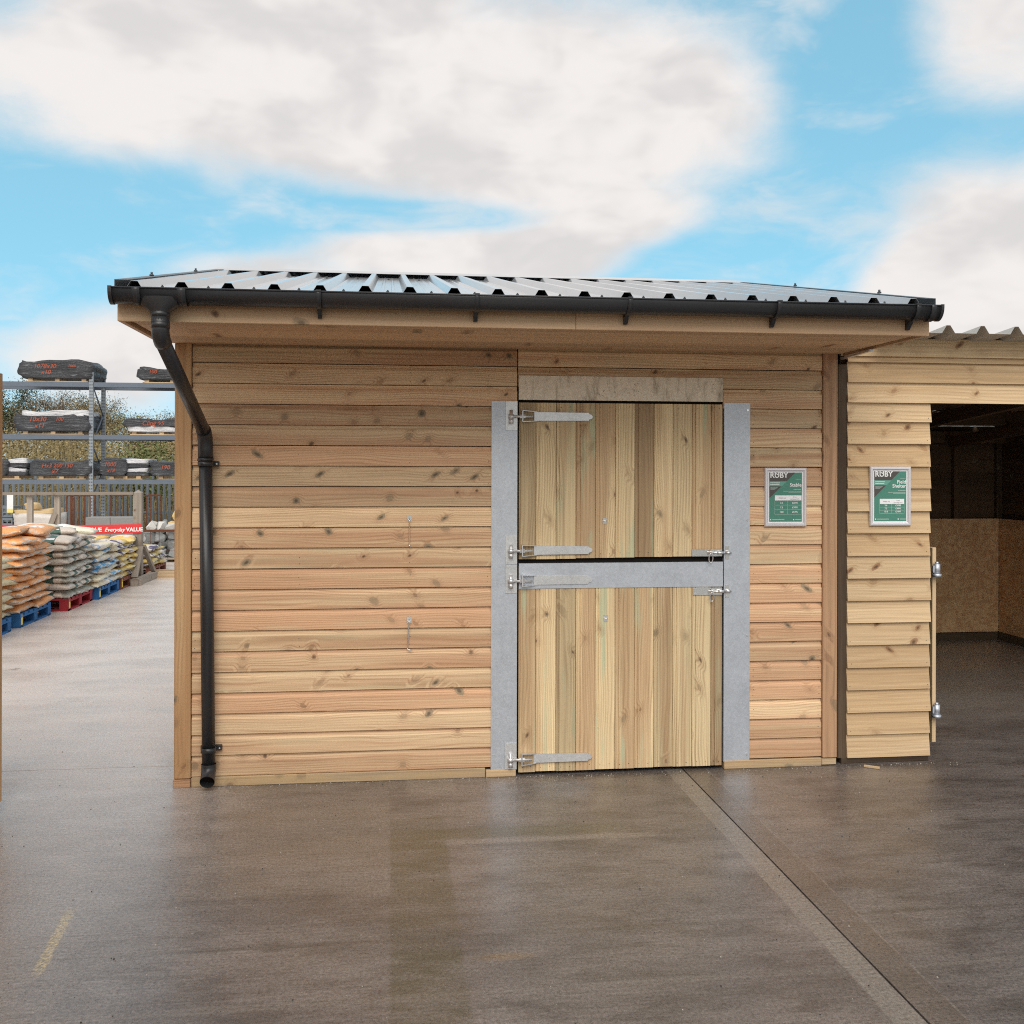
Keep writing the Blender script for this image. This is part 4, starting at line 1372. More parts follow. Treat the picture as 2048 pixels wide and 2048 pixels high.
MB().prism([(NX + 0.03, 2.13), (NX + 0.03, 2.15), (-2.6, 2.35), (-2.6, 2.33)], -9.3, -0.86, 'y').build('roof', 'roof_dark', nb)

# ------------------------------------------------------------------ pallets of sacks along the aisle


def sack_mesh(name, mat, seed, L=0.58, Wd=0.385, H=0.098):
    rnd = random.Random(seed)
    nx, ny = 15, 11
    ph = [rnd.uniform(0, 6.28) for _ in range(8)]
    vs, fs, sm = [], [], []
    idx = {}
    for side in (1, -1):
        for i in range(nx):
            for j in range(ny):
                u, v = -1 + 2 * i / (nx - 1), -1 + 2 * j / (ny - 1)
                edge = i in (0, nx - 1) or j in (0, ny - 1)
                if edge and side == -1:
                    idx[(side, i, j)] = idx[(1, i, j)]
                    continue
                hgt = (max(0, 1 - abs(u) ** 3.4) ** 0.55) * (max(0, 1 - abs(v) ** 2.8) ** 0.55)
                # pinched corners, wavy seam
                k = 1 - 0.055 * (abs(v) ** 2) * (1 - abs(u) ** 4) - 0.02 * sin(3 * u + ph[0])
                x = u * L / 2 * (1 - 0.05 * (1 - abs(v) ** 3) * (abs(u) ** 3))
                y = v * Wd / 2 * k
                z = side * H / 2 * hgt
                z *= 1 + 0.22 * sin(2.3 * u + ph[1] + side) * cos(2.0 * v + ph[2]) + 0.10 * sin(6 * u + ph[3]) * sin(5 * v + ph[4])
                z += 0.008 * sin(2.6 * u + ph[5]) + (0.010 * sin(7 * (u + v) + ph[6]) if edge else 0) + (-0.012 * abs(u) ** 4)
                idx[(side, i, j)] = len(vs)
                vs.append((x, y, z))
    for side in (1, -1):
        for i in range(nx - 1):
            for j in range(ny - 1):
                q = [idx[(side, i, j)], idx[(side, i + 1, j)], idx[(side, i + 1, j + 1)], idx[(side, i, j + 1)]]
                fs.append(q if side == 1 else q[::-1])
    m = MB()
    m._add(vs, fs, True)
    return m.mesh(name, mat)


SACKS = {}
for kind in ('orange', 'green', 'blue', 'yellow', 'khaki', 'white'):
    SACKS[kind] = [sack_mesh('sack', 'sack_' + kind, hash_ + 10 * len(kind)) for hash_ in (1, 2, 3)]

PW, PD, PHT = 1.16, 0.98, 0.146     # pallet: across the aisle row, along it, height


def pallet_parts(mat):
    parts = []
    for i in range(7):
        y = -PD / 2 + i * (PD - 0.10) / 6
        parts.append(('deck_board', MB().box(-PW / 2, PW / 2, y, y + 0.10, 0.124, 0.146).mesh('deck_board', mat)))
    for y in (-PD / 2, -0.05, PD / 2 - 0.10):
        parts.append(('bottom_board', MB().box(-PW / 2, PW / 2, y, y + 0.10, 0.0, 0.020).mesh('bottom_board', mat)))
    for x in (-PW / 2, -0.05, PW / 2 - 0.10):
        parts.append(('stringer', MB().box(x, x + 0.10, -PD / 2 + 0.0015, PD / 2 - 0.0015, 0.104, 0.1235).mesh('stringer', mat)))
        parts.append(('base_runner', MB().box(x, x + 0.10, -PD / 2 + 0.0015, PD / 2 - 0.0015, 0.0005, 0.0195).mesh('base_runner', mat)))
        for y in (-PD / 2, -0.05, PD / 2 - 0.10):
            parts.append(('block', MB().box(x + 0.001, x + 0.099, y + 0.001, y + 0.099, 0.0205, 0.1035).mesh('block', mat)))
    return parts


PAL = {m: pallet_parts('pallet_' + m) for m in ('blue', 'red', 'brown')}
TAGM = MB().box(-0.003, 0.0, -0.022, 0.022, -0.075, 0.0).tube([(-0.002, 0, 0), (-0.002, 0.004, 0.03)], 0.004, 6).mesh('price_tag', 'tag_yellow')


def pallet(face_x, y0, mat, label, rz=0.0, taged=True):
    t = thing('pallet', label, 'pallet', (face_x - PW / 2, y0 + PD / 2, 0.0), rz, 'loaded pallets along the aisle')
    for nm, me in PAL[mat]:
        link(nm, me, t, local=True)
    if taged:
        tg = link('price_tag', TAGM, t, loc=(PW / 2 + 0.004, -PD / 2 + 0.05, 0.105), local=True)
    return t


ORD = ['bottom', 'second', 'third', 'fourth', 'fifth', 'sixth', 'seventh', 'eighth', 'ninth', 'tenth', 'eleventh', 'twelfth']


def stack(face_x, y0, kind, layers, lh, colour, where, seed, jit=0.02, top_loose=0, rz=0.0, regular=False):
    """layers of sacks: across in one layer, along in the next. Only what shows from the aisle and the near end, plus the top"""
    rnd = random.Random(seed)
    cxm, cym = face_x - PW / 2, y0 + PD / 2
    for k in range(layers):
        z = PHT + lh * (k + 0.5)
        top = k >= layers - 1
        loose = k >= layers - top_loose
        spots = []
        if k % 2 == (0 if regular else 1):
            # long sides across the row: three along the aisle face, two deep
            for i, nm in enumerate(('near corner', 'middle', 'far corner')):
                yy = y0 + 0.163 + 0.327 * i
                spots.append((face_x - 0.275, yy, 0.0, 'aisle side ' + nm))
                if i == 0 or top:
                    spots.append((face_x - 0.85, yy, 0.0, 'rear side ' + nm))
        else:
            for i, nm in enumerate(('near', 'far')):
                yy = y0 + 0.25 + 0.48 * i
                for j, nm2 in enumerate(('aisle side', 'centre', 'rear side')):
                    if i == 0 or j == 0 or top:
                        spots.append((face_x - 0.185 - 0.385 * j, yy, pi / 2, nm2 + ' ' + nm + ' half'))
        for (sx, sy, a, pos) in spots:
            j_ = jit * (2.2 if loose else 1)
            o = link('sack', rnd.choice(SACKS[kind]),
                     loc=(sx + rnd.uniform(-j_, j_), sy + rnd.uniform(-j_, j_) * 0.7, z + rnd.uniform(-.006, .006)),
                     rot=(rnd.uniform(-.06, .06) + (rnd.uniform(-.10, .10) if loose else 0), rnd.uniform(-.05, .05) + (rnd.uniform(-.08, .08) if loose else 0),
                          a + (pi if rnd.random() < 0.5 and not regular else 0) + rnd.uniform(-.09, .09) * (2.5 if loose else 1) * (0.35 if regular else 1)))
            s = lh / 0.082
            o.scale = (1, 1, s)
            lay = 'top layer' if top else ORD[k] + ' layer'
            tag(o, f'{colour} sack, {pos}, {lay} {where}', 'sack', 'sacks stacked on pallets')


pallet(-2.715, 4.42, 'blue', 'blue pallet under khaki sacks, nearest of the row')
pallet(-2.700, 5.60, 'blue', 'blue pallet under the orange sacks')
pallet(-2.590, 6.84, 'red', 'bright red pallet under green-banded sacks')
pallet(-2.530, 7.88, 'blue', 'blue pallet under the white and blue sacks')
pallet(-2.520, 8.93, 'brown', 'brown-red pallet under yellow sacks by the rail post')
pallet(-2.470, 10.55, 'brown', 'low brown pallet of yellow sacks beyond the rail post', taged=False)
stack(-2.705, 4.42, 'khaki', 8, 0.080, 'khaki', 'of nearest stack', 11)
stack(-2.690, 5.60, 'orange', 11, 0.080, 'orange', 'on the blue pallet', 12, 0.03, 3)
stack(-2.580, 6.84, 'green', 9, 0.079, 'green-banded beige', 'on the red pallet', 13, 0.012, 1, regular=True)
stack(-2.520, 7.88, 'blue', 7, 0.078, 'white and blue', 'on the blue pallet', 14, 0.022, 1)
stack(-2.510, 8.93, 'yellow', 7, 0.076, 'yellow and purple', 'before the rail post', 15, 0.028, 2)
stack(-2.470, 10.55, 'yellow', 4, 0.072, 'yellow and purple', 'beyond the rail post', 16, 0.028, 1)
for i, (x, y, z, a, tx) in enumerate(((-2.93, 7.32, 0.905, 0.35, 'nearer'), (-3.22, 7.62, 0.925, 0.1, 'farther'))):
    o = link('sack', SACKS['white' if i else 'green'][i], loc=(x, y, z), rot=(0.03, -0.05, a))
    tag(o, f'{("green-banded", "white and blue")[i]} sack lying loose on top of the green-banded stack, {tx} one', 'sack', 'sacks stacked on pallets')
o = link('sack', SACKS['blue'][1], loc=(-2.98, 8.20, 0.765), rot=(0.02, 0.04, 0.1))
tag(o, 'yellowish sack lying under the topmost white and blue sack of the white and blue stack', 'sack', 'sacks stacked on pallets')
o = link('sack', SACKS['white'][2], loc=(-2.945, 8.26, 0.868), rot=(0.02, 0.06, 0.12))
tag(o, 'white and blue sack lying topmost on the white and blue stack', 'sack', 'sacks stacked on pallets')

# ------------------------------------------------------------------ timber rail with banner
rail = thing('timber_rail', 'weathered grey timber rail with posts and braced foot behind the sacks', 'rail', (-3.6, 10.0, 0))
RY = 9.98


def stick(m, p0, p1, w, h):
    """square bar between two points"""
    p0, p1 = Vector(p0), Vector(p1)
    L = (p1 - p0).length
    q = (p1 - p0).to_track_quat('X', 'Z')
    return q, L


def bar_obj(name, mat, parent, p0, p1, w, h):
    q, L = stick(None, p0, p1, w, h)
    o = MB().box(0, L, -w / 2, w / 2, -h / 2, h / 2).build(name, mat, None, loc=p0, rot=q.to_euler())
    o.parent = parent
    o.matrix_parent_inverse = world_of(parent).inverted()
    return o


bar_obj('rail', 'weathered_wood', rail, (-6.2, RY - 0.06, 1.285), (-2.60, RY - 0.06, 1.295), 0.045, 0.042)
for x, w, zt in ((-5.3, 0.09, 1.26), (-4.06, 0.075, 1.262), (-3.68, 0.075, 1.262)):
    bar_obj('post', 'weathered_wood', rail, (x, RY, 0.0), (x, RY, zt), 0.07, w)
bar_obj('brace', 'weathered_wood', rail, (-3.86, RY - 0.05, 0.55), (-3.70, RY - 0.05, 1.0), 0.04, 0.07)
pt = MB().box(0, 1.30, -0.06, 0.06, -0.06, 0.06)
pt._add([(1.30, -0.06, -0.06), (1.30, 0.06, -0.06), (1.30, 0.06, 0.06), (1.30, -0.06, 0.06), (1.345, 0.01, 0.0)], [(0, 1, 4), (1, 2, 4), (2, 3, 4), (3, 0, 4)])
pt.build('post', 'weathered_wood', rail, loc=(-2.545, RY, 0.0), rot=(0, -pi / 2, 0))
bar_obj('foot', 'weathered_wood', rail, (-2.44, 9.30, 0.05), (-2.40, 10.45, 0.05), 0.09, 0.10)
bar_obj('foot', 'weathered_wood', rail, (-2.62, 9.45, 0.045), (-2.36, 9.42, 0.045), 0.09, 0.09)
bar_obj('brace', 'weathered_wood', rail, (-2.47, 9.45, 0.10), (-2.50, RY - 0.07, 0.50), 0.085, 0.05)
bar_obj('brace', 'weathered_wood', rail, (-2.40, 10.35, 0.10), (-2.48, RY + 0.04, 0.52), 0.06, 0.045)
ban = MB()
bw_, n_ = [], 24
BX0, BX1 = -4.6, -2.478
vs, fs = [], []
for i in range(n_ + 1):
    x = BX0 + (BX1 - BX0) * i / n_
    sag = 0.012 * sin(pi * i / n_)
    dy = 0.010 * sin(i * 1.3)
    for (z, d) in ((0.845 - sag, 0), (0.778 - sag, 0.006 * sin(i * 2.1)), (0.708 - sag, 0.004)):
        vs.append((x, RY - 0.075 + dy + d, z))
for i in range(n_):
    for j in range(2):
        fs.append((i * 3 + j, (i + 1) * 3 + j, (i + 1) * 3 + j + 1, i * 3 + j + 1))
nv = len(vs)
vs += [(v[0], v[1] + 0.003, v[2]) for v in vs]
fs += [tuple(nv + q for q in f[::-1]) for f in fs]
ban._add(vs, fs, True)
banner = ban.build('banner', 'banner_red')
tag(banner, 'red banner with white lettering tied along the grey timber rail', 'banner')
for body, x, s, sh_, bd in (('VALUE', -3.270, 0.080, 0.0, 0.0020), ('Everyday', -2.995, 0.078, 0.30, 0.0010), ('VALUE', -2.692, 0.080, 0.0, 0.0020), ('Everyday', -3.80, 0.088, 0.30, 0.001)):
    me = text_mesh('lettering', body, s, 'ink_white', 'LEFT', bd, sh_, 0.0)
    link('lettering', me, banner, loc=(x, RY - 0.0995, 0.740), rot=UPRIGHT)
card = MB().box(-4.342, -4.256, RY - 0.115, RY - 0.111, 1.018, 1.272).build('price_card', 'price_card')
tag(card, 'white price card hanging from the timber rail', 'card')
MB().box(-4.342, -4.256, RY - 0.1165, RY - 0.1152, 1.018, 1.075).build('yellow_band', 'price_card_yellow', card)

# ------------------------------------------------------------------ goods behind the rail


def rough_block(name, mat, x0, x1, y0, y1, z0, z1, parent=None, n=7, amp=0.02, seed=1, bulge=0.0):
    """lumpy wrapped or stacked body: a subdivided box pushed about"""
    rnd = random.Random(seed)
    bm = bmesh.new()
    bmesh.ops.create_cube(bm, size=1.0)
    bmesh.ops.subdivide_edges(bm, edges=bm.edges[:], cuts=n, use_grid_fill=True)
    ph = [rnd.uniform(0, 6.28) for _ in range(12)]
    L = Vector((x1 - x0, y1 - y0, z1 - z0))
    for v in bm.verts:
        p = v.co.copy()
        q = Vector(((p.x + .5) * L.x + x0, (p.y + .5) * L.y + y0, (p.z + .5) * L.z + z0))
        r = 1 - 0.10 * (abs(2 * p.x) ** 6) * (abs(2 * p.z) ** 4)
        k = amp
        q.x += k * (sin(9 * q.z + ph[0] + 3 * q.y) + 0.6 * sin(23 * q.z + ph[1])) * (abs(2 * p.x))
        q.y += k * (sin(5 * q.x + ph[2] + 11 * q.z) + 0.6 * sin(17 * q.x + 7 * q.z + ph[3])) * abs(2 * p.y)
        q.z += k * (sin(4 * q.x + ph[4]) + 0.7 * sin(9 * q.x + 5 * q.y + ph[5])) * max(0, 2 * p.z)
        if abs(p.x) > 0.49 and abs(p.z) > 0.4:
            q.x -= math.copysign(bulge, p.x)
        v.co = q
    me = bpy.data.meshes.new(name)
    bm.to_mesh(me)
    bm.free()
    for pl in me.polygons:
        pl.use_smooth = True
    me.materials.append(MATS[mat])
    return link(name, me, parent)


sp = thing('stone_pack', 'shrink-wrapped beige stone pack with brown sacking on top, behind the rail', 'stone pack', (-5.0, 13.3, 0))
MB().box(-5.36, -4.62, 12.95, 13.75, 0.0, 0.12).build('pallet_base', 'bearer_wood', sp)
rough_block('wrapped_stone', 'wrap_film', -5.34, -4.66, 13.0, 13.7, 0.12, 0.86, sp, 7, 0.010, 3)
rough_block('sacking', 'sacking', -5.31, -4.70, 13.02, 13.6, 0.855, 0.93, sp, 7, 0.02, 4)
rough_block('sacking', 'sacking', -5.22, -5.00, 13.05, 13.3, 0.93, 1.03, sp, 4, 0.03, 5)
crate = thing('crate_stack', 'stack of grey plastic crates at the far left behind the rail', 'crates', (-5.75, 13.3, 0))
for k in range(5):
    z = 0.2 * k
    c = MB().box(-6.05, -5.36, 13.0, 13.5, z, z + 0.02)
    for (a, b_, c0, c1) in ((-6.05, -5.36, 13.0, 13.02), (-6.05, -5.36, 13.48, 13.5), (-6.05, -6.03, 13.021, 13.479), (-5.38, -5.36, 13.021, 13.479)):
        c.box(a, b_, c0, c1, z + 0.150, z + 0.190)
        c.box(a, b_, c0, c1, z + 0.070, z + 0.095)
    for i in range(10):
        xx = -6.05 + i * 0.0745
        c.box(xx, xx + 0.018, 12.998, 13.019, z + 0.0205, z + 0.149)
    c.build('crate', 'crate_grey', crate)
cb = thing('concrete_block_pack', 'pack of grey concrete blocks standing behind the red banner', 'blocks', (-3.95, 14.2, 0))
for k in range(4):
    for i in range(2):
        for j in range(2):
            x0 = -4.43 + i * 0.44
            MB().box(x0, x0 + 0.434, 14.0 + j * 0.22, 14.215 + j * 0.22, 0.012 + k * 0.183, 0.012 + k * 0.183 + 0.181, 0.004).build('block', 'concrete_block', cb)
for i, (x0, x1, w_) in enumerate(((-5.36, -5.22, 'leftmost, behind the stone pack'), (-5.12, -4.91, 'second from left, beside the rack upright'),
                                  (-4.50, -4.26, 'between the rack upright and the tall rail post'), (-3.875, -3.59, 'right of the tall rail post'))):
    m = MB()
    y = 16.0
    for dy in (0, 0.35):
        m.tube([(x0, y + dy, 0), (x0, y + dy, 1.05)] + arc3((x0, y + dy, 1.05), (x0, y + dy, 1.09), (x0 + 0.04, y + dy, 1.09), 3)
               + arc3((x1 - 0.04, y + dy, 1.09), (x1, y + dy, 1.09), (x1, y + dy, 1.05), 3) + [(x1, y + dy, 0)], 0.014, 7)
    m.tube([(x0 * 0.45 + x1 * 0.55, y, 0), (x0 * 0.45 + x1 * 0.55, y, 1.09)], 0.012, 6)
    m.tube([(x0, y, 0.12), (x0, y + 0.35, 0.12)], 0.012, 6).tube([(x1, y, 0.12), (x1, y + 0.35, 0.12)], 0.012, 6)
    o = m.build('steel_hoop_frame', 'rust')
    tag(o, f'rusty steel hoop frame, {w_}', 'frame', 'rusty hoop frames in front of the fence')

# gabion of quarry stone on a pallet, boulders, sawn boards
rocks = []
for s in range(6):
    rnd = random.Random(40 + s)
    bm = bmesh.new()
    pts = []
    for _ in range(18):
        p = Vector((rnd.gauss(0, 1), rnd.gauss(0, 1), rnd.gauss(0, 1))).normalized()
        pts.append(bm.verts.new((p.x * rnd.uniform(.75, 1), p.y * rnd.uniform(.7, .95), p.z * rnd.uniform(.65, .95))))
    r_ = bmesh.ops.convex_hull(bm, input=pts)
    bmesh.ops.delete(bm, geom=[v for v in bm.verts if not v.link_faces], context='VERTS')
    ms = {}
    for mt in ('stone_grey', 'stone_pale', 'stone_yellow'):
        me = bpy.data.meshes.new('stone')
        bm.to_mesh(me)
        me.materials.append(MATS[mt])
        ms[mt] = me
    bm.free()
    rocks.append(ms)
gab = thing('stone_crate', 'timber-railed crate of broken grey rock beside the stable corner', 'stone crate', (-2.6, 13.5, 0))
rnd = random.Random(5)
GX0, GX1, GY0, GY1 = -3.19, -2.02, 13.0, 14.0
MB().box(GX0, GX1, GY0, GY1, 0.045, 0.075).build('deck', 'weathered_wood', gab)
for x in (GX0 + 0.02, -2.62, GX1 - 0.10):
    MB().box(x, x + 0.08, GY0 + 0.12, GY1, 0.0, 0.0445).build('runner', 'weathered_wood', gab)
MB().box(GX0 - 0.01, GX1 + 0.01, GY0 - 0.03, GY0 - 0.005, 0.535, 0.575).build('top_rail', 'rust', gab)
cw_ = MB()
for i in range(9):
    x = GX0 + (GX1 - GX0) * i / 8
    cw_.tube([(x, GY0 - 0.012, 0.07), (x, GY0 - 0.012, 0.54)], 0.004, 5)
for z in (0.2, 0.36):
    cw_.tube([(GX0, GY0 - 0.016, z), (GX1, GY0 - 0.016, z)], 0.004, 5)
cw_.build('wire_front', 'rust', gab)
for iz in range(4):
    for ix in range(6):
        for iy in range(2):
            if iz < 3 and iy > 0:
                continue
            o = link('stone', rnd.choice(rocks)['stone_pale' if iz == 3 and rnd.random() < .75 else 'stone_grey'], gab,
                     loc=(GX0 + 0.10 + ix * 0.195 + rnd.uniform(-.03, .03), GY0 + 0.13 + iy * 0.28 + rnd.uniform(-.02, .02), 0.155 + iz * 0.15 + rnd.uniform(-.02, .02)),
                     rot=(rnd.uniform(0, 6), rnd.uniform(0, 6), rnd.uniform(0, 6)))
            s = rnd.uniform(0.135, 0.165)
            o.scale = (s, s, s * (0.75 if iz == 3 else 0.95))
MB().box(GX0 + 0.02, GX1 - 0.02, GY0 + 0.22, GY1 - 0.02, 0.08, 0.55).build('core', 'stone_grey', gab)
for i, (x, y, z, s, w_) in enumerate(((-3.08, 15.0, 0.50, 0.20, 'lower left'), (-2.78, 15.05, 0.50, 0.20, 'lower right'), (-3.02, 15.1, 0.70, 0.13, 'second from top'), (-2.95, 15.1, 0.87, 0.09, 'topmost'))):
    o = link('boulder', rocks[i % 6]['stone_yellow'], loc=(x, y, z), rot=(i, i * 2, i * 3))
    o.scale = (s, s, s * 0.85)
    tag(o, f'honey-coloured sandstone boulder behind the grey rock crate, {w_} of the heap', 'boulder', 'sandstone boulders')
o = rough_block('boulder_bed', 'stone_yellow', -3.25, -2.3, 14.7, 15.5, 0.0, 0.38, None, 6, 0.03, 9)
tag(o, 'wide honey-coloured stone bed under the heap of boulders', 'stone')
tb = thing('timber_stack', 'low stack of pale sawn boards on the ground past the rail foot', 'timber', (-2.1, 10.9, 0))
for i in range(3):
    MB().box(0, 1.7, 0, 0.14, 0, 0.028).build('board', 'bearer_wood', tb, loc=(-2.55 + 0.02 * i, 10.35 + 0.02 * i, 0.030 * i), rot=(0, 0, 0.0))
    MB().box(0, 1.7, 0, 0.14, 0, 0.028).build('board', 'bearer_wood', tb, loc=(-2.60 + 0.02 * i, 10.65 + 0.02 * i, 0.030 * i), rot=(0, 0, 0.0))

# ------------------------------------------------------------------ pallet racking with wrapped packs
rack = thing('pallet_rack', 'tall blue-grey steel pallet racking along the yard fence', 'rack', (-5.8, 19.5, 0))
RKY, RKD = 19.0, 1.0
UX = -5.722
LEV = (3.568, 2.355, 1.322)
for fx in (UX - 2.78, UX, UX + 2.78, UX + 5.56):
    for yy in (RKY, RKY + RKD):
        u = MB().box(-0.045, 0.045, -0.035, 0.035, 0, 3.86).build('upright', 'slotted_steel', rack, loc=(fx, yy, 0.0))
    zz = [0.25, 0.95, 1.55, 2.2, 2.9, 3.6]
    for i in range(5):
        a, b_ = (RKY + 0.04, RKY + RKD - 0.04) if i % 2 else (RKY + RKD - 0.04, RKY + 0.04)
        MB().tube([(fx, a, zz[i]), (fx, b_, zz[i + 1])], 0.018, 6).build('brace', 'rack_steel', rack)
for i, fx in enumerate((UX - 2.78, UX, UX + 2.78)):
    for z in LEV:
        for yy in (RKY - 0.02, RKY + RKD - 0.03):
            MB().box(fx + 0.047, fx + 2.78 - 0.047, yy, yy + 0.05, z - 0.055, z + 0.055, 0.004).build('beam', 'rack_steel', rack)


def pack(x0, x1, z, h, label, writing, seed, white='none', wside=0.0):
    t = thing('wrapped_pack', label, 'wrapped pack', ((x0 + x1) / 2, RKY + 0.45, z), group='wrapped packs on the racking')
    y0 = RKY - 0.05
    L = x1 - x0
    for i in range(3):
        xx = x0 + 0.18 + i * (L - 0.46) / 2
        MB().box(xx, xx + 0.10, y0 + 0.05, y0 + 1.0, z + 0.020, z + 0.075).build('bearer', 'bearer_wood', t)
    MB().box(x0 + 0.14, x1 - 0.14, y0 + 0.04, y0 + 0.14, z + 0.001, z + 0.0195).build('bearer_board', 'bearer_wood', t)
    zb_ = z + 0.078
    zt = z + h
    if white == 'top':
        rough_block('wrap', 'wrap_black', x0, x1, y0, y0 + 1.05, zb_, zt - 0.11, t, 9, 0.022, seed, 0.05)
        rough_block('white_sheet', 'wrap_white', x0 + 0.16, x1 - 0.02, y0 + 0.03, y0 + 1.0, zt - 0.125, zt, t, 8, 0.020, seed + 1, 0.06)
    elif white == 'bottom':
        rough_block('white_sheet', 'wrap_white', x0 + 0.12, x1, y0, y0 + 1.05, zb_, zb_ + 0.13, t, 8, 0.02, seed, 0.03)
        rough_block('wrap', 'wrap_black', x0, x1, y0 - 0.02, y0 + 1.05, zb_ + 0.12, zt, t, 9, 0.022, seed + 1, 0.05)
    elif white == 'side':
        rough_block('wrap', 'wrap_black', x0, x1 - wside, y0, y0 + 1.05, zb_, zt, t, 9, 0.022, seed, 0.05)
        n = 4
        for i in range(n):
            za = zb_ + (zt - zb_) * i / n
            rough_block('white_sheet', 'wrap_white' if i % 2 or i == n - 1 else 'wrap_black', x1 - wside - 0.08, x1 - 0.03 * (i % 2), y0 + 0.06, y0 + 1.0, za, za + (zt - zb_) / n * 0.93, t, 5, 0.015, seed + i)
    else:
        rough_block('wrap', 'wrap_black', x0, x1, y0, y0 + 1.05, zb_, zt, t, 9, 0.024, seed, 0.06)
    for (body, fx, fz, s) in writing:
        me = text_mesh('lettering', body, s * 0.88, 'spray_orange', 'LEFT', 0.0005, 0.25)
        link('lettering', me, t, loc=(x0 + L * fx, y0 - 0.052, zb_ + (zt - zb_) * fz), rot=UPRIGHT)
    return t


pack(-7.30, -5.66, LEV[0] + 0.056, 0.49, 'black wrapped pack marked x10 on the top shelf, left of the upright', [('1078x30', .20, .55, .16), ('x10', .30, .22, .16), ('1000', .66, .62, .10)], 21)
pack(-4.72, -3.10, LEV[0] + 0.056, 0.34, 'black wrapped pack on the top shelf, right of the upright', [('100', .18, .52, .14)], 24)
pack(-7.40, -5.74, LEV[1] + 0.056, 0.55, 'black pack with white sheet on top marked x11 on the middle shelf', [('10x30', .20, .47, .17), ('100', .55, .50, .13), ('x11', .27, .16, .17)], 27, 'top')
pack(-5.00, -3.30, LEV[1] + 0.056, 0.38, 'low black pack over white sheet marked Cling on the middle shelf', [('Cling 95', .25, .48, .17)], 31, 'bottom')
pack(-8.35, -7.13, LEV[2] + 0.056, 0.47, 'black pack with layered white sheets at the left end of the lowest shelf', [('50', .40, .5, .14), ('x6', .45, .2, .14)], 34, 'side', 0.40)
pack(-7.06, -5.70, LEV[2] + 0.056, 0.44, 'black wrapped pack marked x7 on the lowest shelf, left of the upright', [('Hx3 200 150', .20, .55, .145), ('x7', .36, .18, .16)], 38)
pack(-5.50, -4.44, LEV[2] + 0.056, 0.47, 'black pack with crumpled white sheets on the lowest shelf, right of the upright', [('1000', .08, .58, .15), ('x18', .14, .24, .13)], 41, 'side', 0.46)
pack(-4.40, -3.05, LEV[2] + 0.056, 0.43, 'black wrapped pack marked 190 at the right end of the lowest shelf', [('190', .18, .45, .16)], 46)

# ------------------------------------------------------------------ palisade fence
fence = thing('palisade_fence', 'galvanised steel palisade fence behind the racking', 'fence', (-7.0, 23.5, 0))
FY = 23.5
pm = MB()
pale = [(-0.035, 0.0), (-0.022, 0.0), (-0.012, -0.014), (0.012, -0.014), (0.022, 0.0), (0.035, 0.0), (0.034, 0.004), (0.020, 0.004), (0.010, -0.010), (-0.010, -0.010), (-0.020, 0.004), (-0.034, 0.004)]
pm.prism(pale, 0.05, 1.74, 'z')
for dx in (-0.024, 0.0, 0.024):
    pm._add([(dx - 0.011, -0.006, 1.74), (dx + 0.011, -0.006, 1.74), (dx, -0.006, 1.80), (dx - 0.011, -0.002, 1.74), (dx + 0.011, -0.002, 1.74), (dx, -0.002, 1.80)],
            [(0, 1, 2), (5, 4, 3), (0, 3, 4, 1), (1, 4, 5, 2), (2, 5, 3, 0)])
pale_me = pm.mesh('pale', 'fence_steel')
for i in range(170):
    link('pale', pale_me, fence, loc=(-26.0 + i * 0.1465, FY, -0.16 + random.uniform(-.006, .006) + 0.16), rot=(0, random.uniform(-.006, .006), 0))
for z in (0.40, 1.45):
    MB().box(-26.1, -1.0, FY + 0.006, FY + 0.05, z, z + 0.05).build('fence_rail', 'fence_steel', fence)
for i in range(10):
    MB().box(-25.8 + i * 2.75, -25.7 + i * 2.75, FY + 0.052, FY + 0.11, -0.16, 1.72).build('fence_post', 'fence_steel', fence)

# ------------------------------------------------------------------ vegetation behind the fence


def leaves_into(m, pts, size, rnd, up=0.0):
    for p in pts:
        a = Vector((rnd.gauss(0, 1), rnd.gauss(0, 1), rnd.gauss(0, 1) + up)).normalized()
        b_ = a.orthogonal().normalized()
        b_ = (Matrix.Rotation(rnd.uniform(0, 6.28), 3, a) @ b_)
        c = a.cross(b_)
        s = size * rnd.uniform(0.6, 1.4)
        o = len(m.v)
        m.v += [tuple(p + b_ * s), tuple(p + c * s * 0.5), tuple(p - b_ * s), tuple(p - c * s * 0.5)]
        m.f.append([o, o + 1, o + 2, o + 3])
        m.sm.append(False)


def raw_mesh(m, name, mat):
    me = bpy.data.meshes.new(name)
    me.from_pydata(m.v, [], m.f)
    me.materials.append(MATS[mat])
    return me


